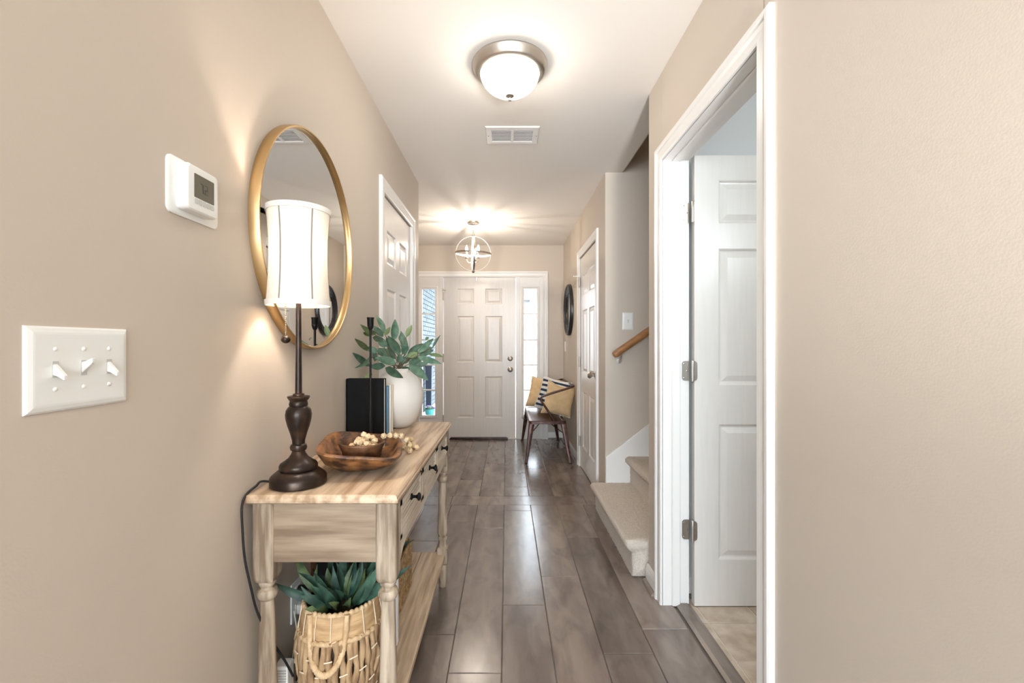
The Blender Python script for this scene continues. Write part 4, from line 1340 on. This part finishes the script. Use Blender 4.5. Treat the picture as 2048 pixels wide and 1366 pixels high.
for i, t in enumerate(tips):
    if i % 2 == 0 or i > 40:
        b = mouth + Vector((rnd.uniform(-0.02, 0.02), rnd.uniform(-0.02, 0.02), -0.055))
        mid = mouth + Vector((rnd.uniform(-0.025, 0.025), rnd.uniform(-0.025, 0.025), 0.01)) * 0.9
        MB().tube(smooth_path([b, mid, (mid + t) / 2 + Vector((0, 0, 0.015)), t], 4), 0.0016, 6).build('plant_stem', M_STEM, pl)

# ------------------------------------------------------------------ woven basket with greenery on the shelf
KC = Vector((-0.484, 1.335, SZ))
bk = thing('woven_basket', 'round woven basket with rope handle on the console shelf', 'basket', tuple(KC))
prof = [(0.088, 0.002), (0.100, 0.04), (0.112, 0.09), (0.117, 0.13), (0.115, 0.165), (0.110, 0.190)]


def prad(z):
    for (a, b) in zip(prof[:-1], prof[1:]):
        if z <= b[1]:
            return a[0] + (b[0] - a[0]) * (z - a[1]) / (b[1] - a[1])
    return prof[-1][0]


MB().lathe([(0.080, 0.003), (0.092, 0.04), (0.104, 0.09), (0.109, 0.13), (0.107, 0.165), (0.101, 0.20), (0.096, 0.245), (0.090, 0.245), (0.094, 0.20), (0.098, 0.13), (0.08, 0.02), (0.001, 0.012)], KC, 40, cap=False).build('liner', M_BASKETIN, bk, smooth=60)
NS = 42
strand_me = {}
for k in range(NS):
    a = 2 * PI * k / NS
    pts, rs = [], []
    for i in range(13):
        z = 0.004 + 0.186 * i / 12
        tw = 0.030 * math.sin(i * 1.1 + k * PI)
        r = prad(z) + 0.0025 * math.cos(i * 1.1 + k * 1.7)
        pts.append(KC + Vector((r * math.cos(a + tw), r * math.sin(a + tw), z)))
        rs.append(0.0104 * (0.88 + 0.16 * math.sin(i * 1.6 + k)))
    MB().tube(pts, rs, 7).build('strand', M_RATTAN, bk, smooth=60)
for (zz, r0, r1) in ((0.197, 0.113, 0.1105), (0.214, 0.1105, 0.107), (0.231, 0.107, 0.1035)):
    rings = []
    n = 72
    b = MB()
    for k in range(n + 1):
        a = 2 * PI * k / n
        o_ = 0.0012 * math.sin(9 * a + zz * 300)
        rings.append([KC + Vector(((r + o_) * math.cos(a), (r + o_) * math.sin(a), z)) for (r, z) in ((r0 - 0.006, zz - 0.0085), (r0, zz - 0.0085), (r1, zz + 0.0085), (r1 - 0.006, zz + 0.0085))])
    b.loft(rings, True, False, False).build('flat_band', M_RATTANBAND, bk, smooth=30)
# rolled rim and lower roll, twisted
for (r, z, rr, nt_) in ((0.1015, 0.244, 0.0060, 44), (0.1145, 0.186, 0.0062, 40)):
    pts, rs = [], []
    n = 176
    for k in range(n):
        a = 2 * PI * k / n
        pts.append(KC + Vector((r * math.cos(a), r * math.sin(a), z + 0.0010 * math.sin(nt_ * a))))
        rs.append(rr * (1 + 0.16 * math.sin(nt_ * a)))
    MB().tube(pts, rs, 8, closed=True).build('rolled_rim', M_ROPE, bk, smooth=60)
# rope handles, front and back
for s_ in (-1, 1):
    hp = []
    for k in range(41):
        t = k / 40
        ang = PI * t
        u = -0.052 * math.cos(ang) * (1.0 if 0.1 < t < 0.9 else 0.96)
        z = 0.246 - 0.122 * math.sin(ang) ** 0.75
        out = 0.108 + 0.020 * math.sin(ang)
        rr = math.sqrt(max(out * out - u * u, 0))
        hp.append(KC + Vector((u, s_ * rr, z)))
    hp = smooth_path(hp[::4], 10)
    rs = [0.0078 * (1 + 0.09 * math.sin(k * 1.9)) for k in range(len(hp))]
    MB().tube(hp, rs, 9).build('handle', M_ROPE, bk, smooth=60)
rnd = random.Random(9)
for row, z in enumerate((0.150, 0.115, 0.075, 0.040)):
    for k in range(13):
        a = 2 * PI * (k + 0.5 * (row % 2)) / 13 + rnd.uniform(-0.05, 0.05)
        r = prad(z) + 0.0105
        pts = [KC + Vector((r * math.cos(a + q), r * math.sin(a + q), z + 0.001 * j)) for j, q in enumerate((-0.085, -0.03, 0.03, 0.085))]
        MB().tube(pts, 0.0016, 5).build('stitch', M_THREAD, bk)
for k in range(16):
    a = 2 * PI * k / 16 + 0.1
    pts = [KC + Vector((r * math.cos(a), r * math.sin(a), z)) for (r, z) in ((0.1165, 0.186), (0.1145, 0.205), (0.1095, 0.23), (0.107, 0.245))]
    MB().tube(pts, 0.0013, 5).build('tie', M_THREAD, bk)

bk.scale = (1, 1, 1.18)
bp = thing('basket_greenery', 'green leaves with shade-darkened colour filling the woven basket under the table', 'plant', (KC.x, KC.y, SZ + 0.2))
rnd = random.Random(21)
ctr = KC + Vector((0, 0, 0.235))
spec = [(-172, 0.20, 0.105, 0.026), (165, 0.16, 0.17, 0.028), (-30, 0.17, 0.20, 0.030), (8, 0.21, 0.205, 0.030), (-10, 0.215, 0.16, 0.030), (35, 0.15, 0.20, 0.03)]
for k in range(44):
    spec.append((rnd.uniform(-180, 180), rnd.uniform(0.03, 0.135), rnd.uniform(0.055, 0.17), rnd.uniform(0.020, 0.032)))
for i, (an, rr, dz, w) in enumerate(spec):
    a = math.radians(an)
    d = Vector((math.cos(a), math.sin(a), 0))
    bpt = ctr + d * min(0.055, rr * 0.35) + Vector((0, 0, 0.04))
    tip = ctr + d * rr + Vector((0, 0, dz))
    tip.x = max(tip.x, XL + 0.012)
    leaf_mesh(bpt, tip, w, rnd.uniform(0.0, 0.22), rnd.uniform(-1.0, 1.0)).build('leaf', M_LEAFSHADEDOLIVE if i % 4 == 1 else M_LEAFSHADED, bp, smooth=80)
    MB().tube([ctr + Vector((0, 0, -0.03)), (ctr + bpt) / 2, bpt], 0.002, 6).build('plant_stem', M_STEM, bp)

# framed black board behind the basket
fb = thing('framed_board', 'black board in thin frame behind the basket on the shelf', 'board', (-0.52, 1.56, SZ))
MB().box(-0.655, -0.382, 1.554, 1.566, SZ + 0.012, 0.505).build('board_face', M_BOARDBLACK, fb)
MB().box(-0.667, -0.650, 1.548, 1.570, SZ, 0.52).build('frame_side', M_BROWNWOOD, fb, bevel=0.002)
MB().box(-0.386, -0.372, 1.548, 1.570, SZ, 0.52).build('frame_side', M_WHITE, fb, bevel=0.002)
MB().box(-0.650, -0.386, 1.548, 1.570, SZ, SZ + 0.014).box(-0.650, -0.386, 1.548, 1.570, 0.506, 0.52).build('frame_rail', M_BROWNWOOD, fb)
# square seagrass basket
sg = thing('seagrass_basket', 'square seagrass basket at the far end of the console shelf', 'basket', (-0.535, 1.82, SZ))
x0, x1, y0, y1 = -0.655, -0.412, 1.66, 1.955
MB().box(x0 + 0.006, x1 - 0.006, y0 + 0.006, y1 - 0.006, SZ, SZ + 0.175).build('inner_box', M_BASKETIN, sg)
for k in range(13):
    z = SZ + 0.008 + 0.0145 * k
    base_pts = []
    for (pa, pb) in (((x0, y0), (x1, y0)), ((x1, y0), (x1, y1)), ((x1, y1), (x0, y1)), ((x0, y1), (x0, y0))):
        for q in range(18):
            t = q / 18
            base_pts.append((pa[0] + (pb[0] - pa[0]) * t, pa[1] + (pb[1] - pa[1]) * t))
    pts = [Vector((p[0], p[1], z + 0.0025 * math.sin(i * 1.7 + k * PI))) for i, p in enumerate(base_pts)]
    rs = [0.0078 * (1 + 0.22 * math.sin(i * 1.7 + k * 1.3)) for i in range(len(pts))]
    MB().tube(pts, rs, 7, closed=True).build('braid', M_SEAGRASS, sg, smooth=60)

# ------------------------------------------------------------------ bench with cushions
bn = thing('metal_bench', 'dark brown metal bench with tube arms by the front door', 'bench', (0.42, 5.08, 0))
bx0, bx1, by0, by1, bz = 0.225, 0.600, 4.555, 5.600, 0.425
m = MB()
rr = [rrect(bx0, bx1, by0, by1, 0.03), rrect(bx0, bx1, by0, by1, 0.03), rrect(bx0 + 0.006, bx1 - 0.006, by0 + 0.006, by1 - 0.006, 0.026), rrect(bx0 + 0.035, bx1 - 0.035, by0 + 0.035, by1 - 0.035, 0.012), rrect(bx0 + 0.038, bx1 - 0.038, by0 + 0.038, by1 - 0.038, 0.01)]
zz = [bz - 0.034, bz - 0.006, bz, bz, bz - 0.005]
m.loft([[(p, q, z) for (p, q) in r] for r, z in zip(rr, zz)]).build('seat', M_BENCH, bn, smooth=35)
for (fx, fy, tx, ty) in ((0.195, 4.535, bx0 + 0.028, by0 + 0.028), (0.640, 4.535, bx1 - 0.028, by0 + 0.028), (0.195, 5.630, bx0 + 0.028, by1 - 0.028), (0.640, 5.630, bx1 - 0.028, by1 - 0.028)):
    rings = []
    for t in (0, 0.04, 0.5, 1.0):
        h = 0.013 + 0.016 * t
        cx, cy, z = fx + (tx - fx) * t, fy + (ty - fy) * t, (bz - 0.03) * t
        if t == 0:
            h = 0.012
        rings.append([(p, q, z) for (p, q) in rrect(cx - h, cx + h, cy - h * 0.8, cy + h * 0.8, h * 0.3, 2)])
    lg = MB().loft(rings).build('leg', M_BENCH, bn, smooth=40)
    MB().lathe([(0.015, 0), (0.015, 0.012), (0.012, 0.014)], (fx, fy, 0), 12).build('foot_cap', M_BLACK, lg)
    # pressed rib down the leg face
    MB().tube([(fx, fy - 0.010, 0.03), (tx, ty - 0.0225, bz - 0.05)], [0.002, 0.005], 6).build('pressed_rib', M_BENCH, lg, smooth=True)
mid = Vector((0.415, 5.08, 0.365))
for (x, y) in ((0.225, 4.56), (0.605, 4.56), (0.225, 5.60), (0.605, 5.60)):
    MB().tube([(x, y, 0.275), mid], 0.006, 8, flat=0.5).build('brace', M_BENCH, bn)
for (ye, s_) in ((4.585, 1), (5.570, -1)):
    arm = smooth_path([(0.478, ye, bz - 0.01), (0.440, ye, 0.485), (0.385, ye, 0.570), (0.352, ye, 0.618), (0.346, ye, 0.640), (0.358, ye, 0.662), (0.400, ye, 0.680), (0.50, ye, 0.712), (0.62, ye, 0.748), (0.665, ye + s_ * 0.010, 0.762), (0.684, ye + s_ * 0.045, 0.766), (0.684, ye + s_ * 0.10, 0.766)], 5)
    MB().tube(arm, 0.011, 10).build('arm', M_BENCH, bn, smooth=60)
MB().tube([(0.684, 4.68, 0.766), (0.684, 5.475, 0.766)], 0.011, 10).build('back_rail', M_BENCH, bn, smooth=60)
for y in (4.85, 5.08, 5.31):
    MB().obox((0.646, y, 0.59), (0.93, 0, -0.36), (0, 1, 0), (0.40, 0, 0.92), 0.002, 0.028, 0.185).build('back_slat', M_BENCH, bn)


def cushion(name, label, c, u, v, size, thick, m, edge_m, group, drop=0.0, n=22, mask=None):
    c, u, v = Vector(c), Vector(u).normalized(), Vector(v)
    v = (v - u * v.dot(u)).normalized()
    w = u.cross(v)
    rnd = random.Random(len(label))
    ph = [rnd.uniform(0, 6) for _ in range(6)]
    root = thing(name, label, 'cushion', (c.x, c.y, c.z - size / 2), group)
    me_sides = []
    for s_ in (1, -1):
        rows, uvs = [], []
        for i in range(n + 1):
            row = []
            for j in range(n + 1):
                a, b = -1 + 2 * i / n, -1 + 2 * j / n
                pin = 1 - 0.10 * (1 - (a * b) ** 2) * max(abs(a), abs(b)) ** 3
                t = thick * ((1 - abs(a) ** 3.0) * (1 - abs(b) ** 3.0)) ** 0.55
                t *= 1 + 0.10 * math.sin(3.1 * a + ph[0] + s_) * math.sin(2.7 * b + ph[1])
                wr = 0.006 * math.sin(9 * a + 4 * b + ph[2]) * (abs(a) * abs(b)) + 0.003 * math.sin(14 * b + 5 * a + ph[3]) * (1 - abs(b)) 
                row.append(c + u * (a * pin * size / 2) + v * (b * pin * size / 2 - drop * (1 - a * a) * max(b, 0)) + w * (s_ * (t + (wr if t > 0.002 else 0))))
            rows.append(row)
        mb = MB().loft(rows, False, False, False)
        me = mb.mesh(name, smooth=80)
        me.materials.append(m if s_ * w.y < 0 or edge_m is None else edge_m)
        uvl = me.uv_layers.new(name='UVMap')
        idx = {}
        for k, (i, j) in enumerate([(i, j) for i in range(n + 1) for j in range(n + 1)]):
            idx[k] = (i / n, j / n)
        for lp_ in me.loops:
            uvl.data[lp_.index].uv = idx[lp_.vertex_index]
        link('cushion_face', me, root)
    # seam piping
    ed = []
    for (a, b) in [(-1 + 2 * k / 10, -1) for k in range(10)] + [(1, -1 + 2 * k / 10) for k in range(10)] + [(1 - 2 * k / 10, 1) for k in range(10)] + [(-1, 1 - 2 * k / 10) for k in range(10)]:
        pin = 1 - 0.10 * (1 - (a * b) ** 2) * max(abs(a), abs(b)) ** 3
        ed.append(c + u * (a * pin * size / 2) + v * (b * pin * size / 2 - drop * (1 - a * a) * max(b, 0)))
    MB().tube(ed, 0.004, 6, closed=True).build('seam', edge_m or m, root, smooth=True)
    return root


GC = 'cushions on the metal bench'
cushion('cushion', 'tan linen cushion at the far end of the bench by the sidelight', (0.425, 5.36, 0.615), (0.86, -0.50, -0.10), (0.36, 0.12, 0.92), 0.37, 0.055, M_TAN, M_TANLIGHT, GC)
cushion('cushion', 'navy and white striped cushion between the two tan ones', (0.510, 5.00, 0.632), (0.80, -0.58, -0.18), (0.38, 0.06, 0.92), 0.37, 0.05, M_STRIPE, None, GC)
cushion('cushion', 'plump tan linen cushion at the near end of the bench', (0.550, 4.745, 0.622), (0.88, 0.38, -0.22), (0.40, 0.12, 0.90), 0.35, 0.062, M_TAN, M_TANLIGHT, GC, drop=0.03)

# ------------------------------------------------------------------ outdoors, seen through the sidelights
struct(MB().box(-4, 4, YF + 0.16, 11.0, -0.12, 0.0).build('porch_floor', M_CONCRETE), 'pale concrete porch floor outside', 'porch')
struct(MB().box(-60, 60, 10.9, 90, -1.3, -1.0).build('ground', M_CONCRETE), 'pale concrete driveway beyond the porch', 'ground')
bwall = struct(MB().box(-1.75, -1.462, YF + 0.17, 12.0, -0.1, 3.2).build('wall_porch', M_MORTAR), 'grey washed brick porch wall outside the left sidelight', 'wall')
struct(MB().box(-2.2, -0.05, YF + 0.17, 11.0, 2.75, 2.9).build('porch_roof', M_WHITE), 'white porch roof over the brick side wall', 'roof')
bl, bh = 0.215, 0.068
bme = MB().box(-0.008, 0.008, -bl / 2, bl / 2, -bh / 2, bh / 2).mesh('brick', bevel=0.003, seg=1)
bme.materials.append(M_BRICK)
for r in range(31):
    z = 0.02 + bh / 2 + r * (bh + 0.011)
    for k in range(9):
        y = 7.45 + (bl + 0.011) * (k + 0.5 * (r % 2))
        o = link('brick', bme, bwall)
        o.location = (-1.462, y, z)
fp = thing('flower_pot', 'turquoise pot of white and violet flowers outside the left sidelight', 'flower pot', (-1.265, 7.5, 0))
MB().lathe([(0.055, 0.001), (0.062, 0.01), (0.076, 0.10), (0.082, 0.115), (0.082, 0.13), (0.072, 0.13), (0.066, 0.10), (0.001, 0.09)], (-1.265, 7.5, 0), 24, cap=False).build('pot', M_TEAL, fp, smooth=40)
MB().ball((-1.265, 7.5, 0.145), 0.075, 14, 8, (1, 1, 0.5)).build('foliage', M_LEAF, fp)
rnd = random.Random(2)
for k in range(16):
    a, q = rnd.uniform(0, 2 * PI), rnd.uniform(0.02, 0.085)
    MB().ball((-1.265 + q * math.cos(a), 7.5 + q * math.sin(a), 0.185 - q * 0.35 + rnd.uniform(-0.01, 0.01)), 0.019, 8, 5, (1, 1, 0.6)).build('flower', M_PETAL if k % 2 else M_PETALP, fp)
pb = thing('blue_upright', 'tall dark blue planter beside the porch brick wall', 'upright', (-1.36, 8.05, 0))  # plain dark blue box for an upright of unknown kind
MB().loft([[(p, q, z) for (p, q) in rrect(-1.43 + d, -1.31 - d, 7.99 + d, 8.11 - d, 0.01, 2)] for (d, z) in ((0.015, 0), (0.0, 0.80), (-0.006, 0.80), (-0.006, 0.84), (0.004, 0.84), (0.008, 0.80))]).build('upright_shell', M_BLUEBOX, pb)
hs = thing('neighbour_house', 'pale brick house across the street outside the right sidelight', 'house', (2.5, 30.0, -1.0))
MB().box(-1.0, 9.0, 30.0, 36.0, -1.0, 4.2).build('house_wall', M_FARBRICK, hs)
MB().extrude([(-1.4, 4.1), (4.0, 7.6), (9.4, 4.1)], lambda p, q, t: (p, t, q), 29.6, 36.4).build('gable_roof', M_FARBRICK, hs)
gd = MB().box(-0.4, 4.6, 29.93, 30.05, -1.0, 1.30).build('garage_door', M_WHITE, hs)
for k in range(4):
    MB().box(-0.35, 4.55, 29.90, 29.94, -0.95 + k * 0.56, -0.45 + k * 0.56).build('door_panel', M_WHITE, gd, bevel=0.02, seg=1)
wn = MB().box(1.55, 2.75, 29.92, 30.05, 2.35, 4.15).build('house_window', M_WHITE, hs)
for i in range(2):
    for j in range(2):
        MB().box(1.65 + i * 0.53, 2.12 + i * 0.53, 29.90, 29.93, 2.45 + j * 0.83, 3.22 + j * 0.83).build('pane', M_PLASTIC, wn)
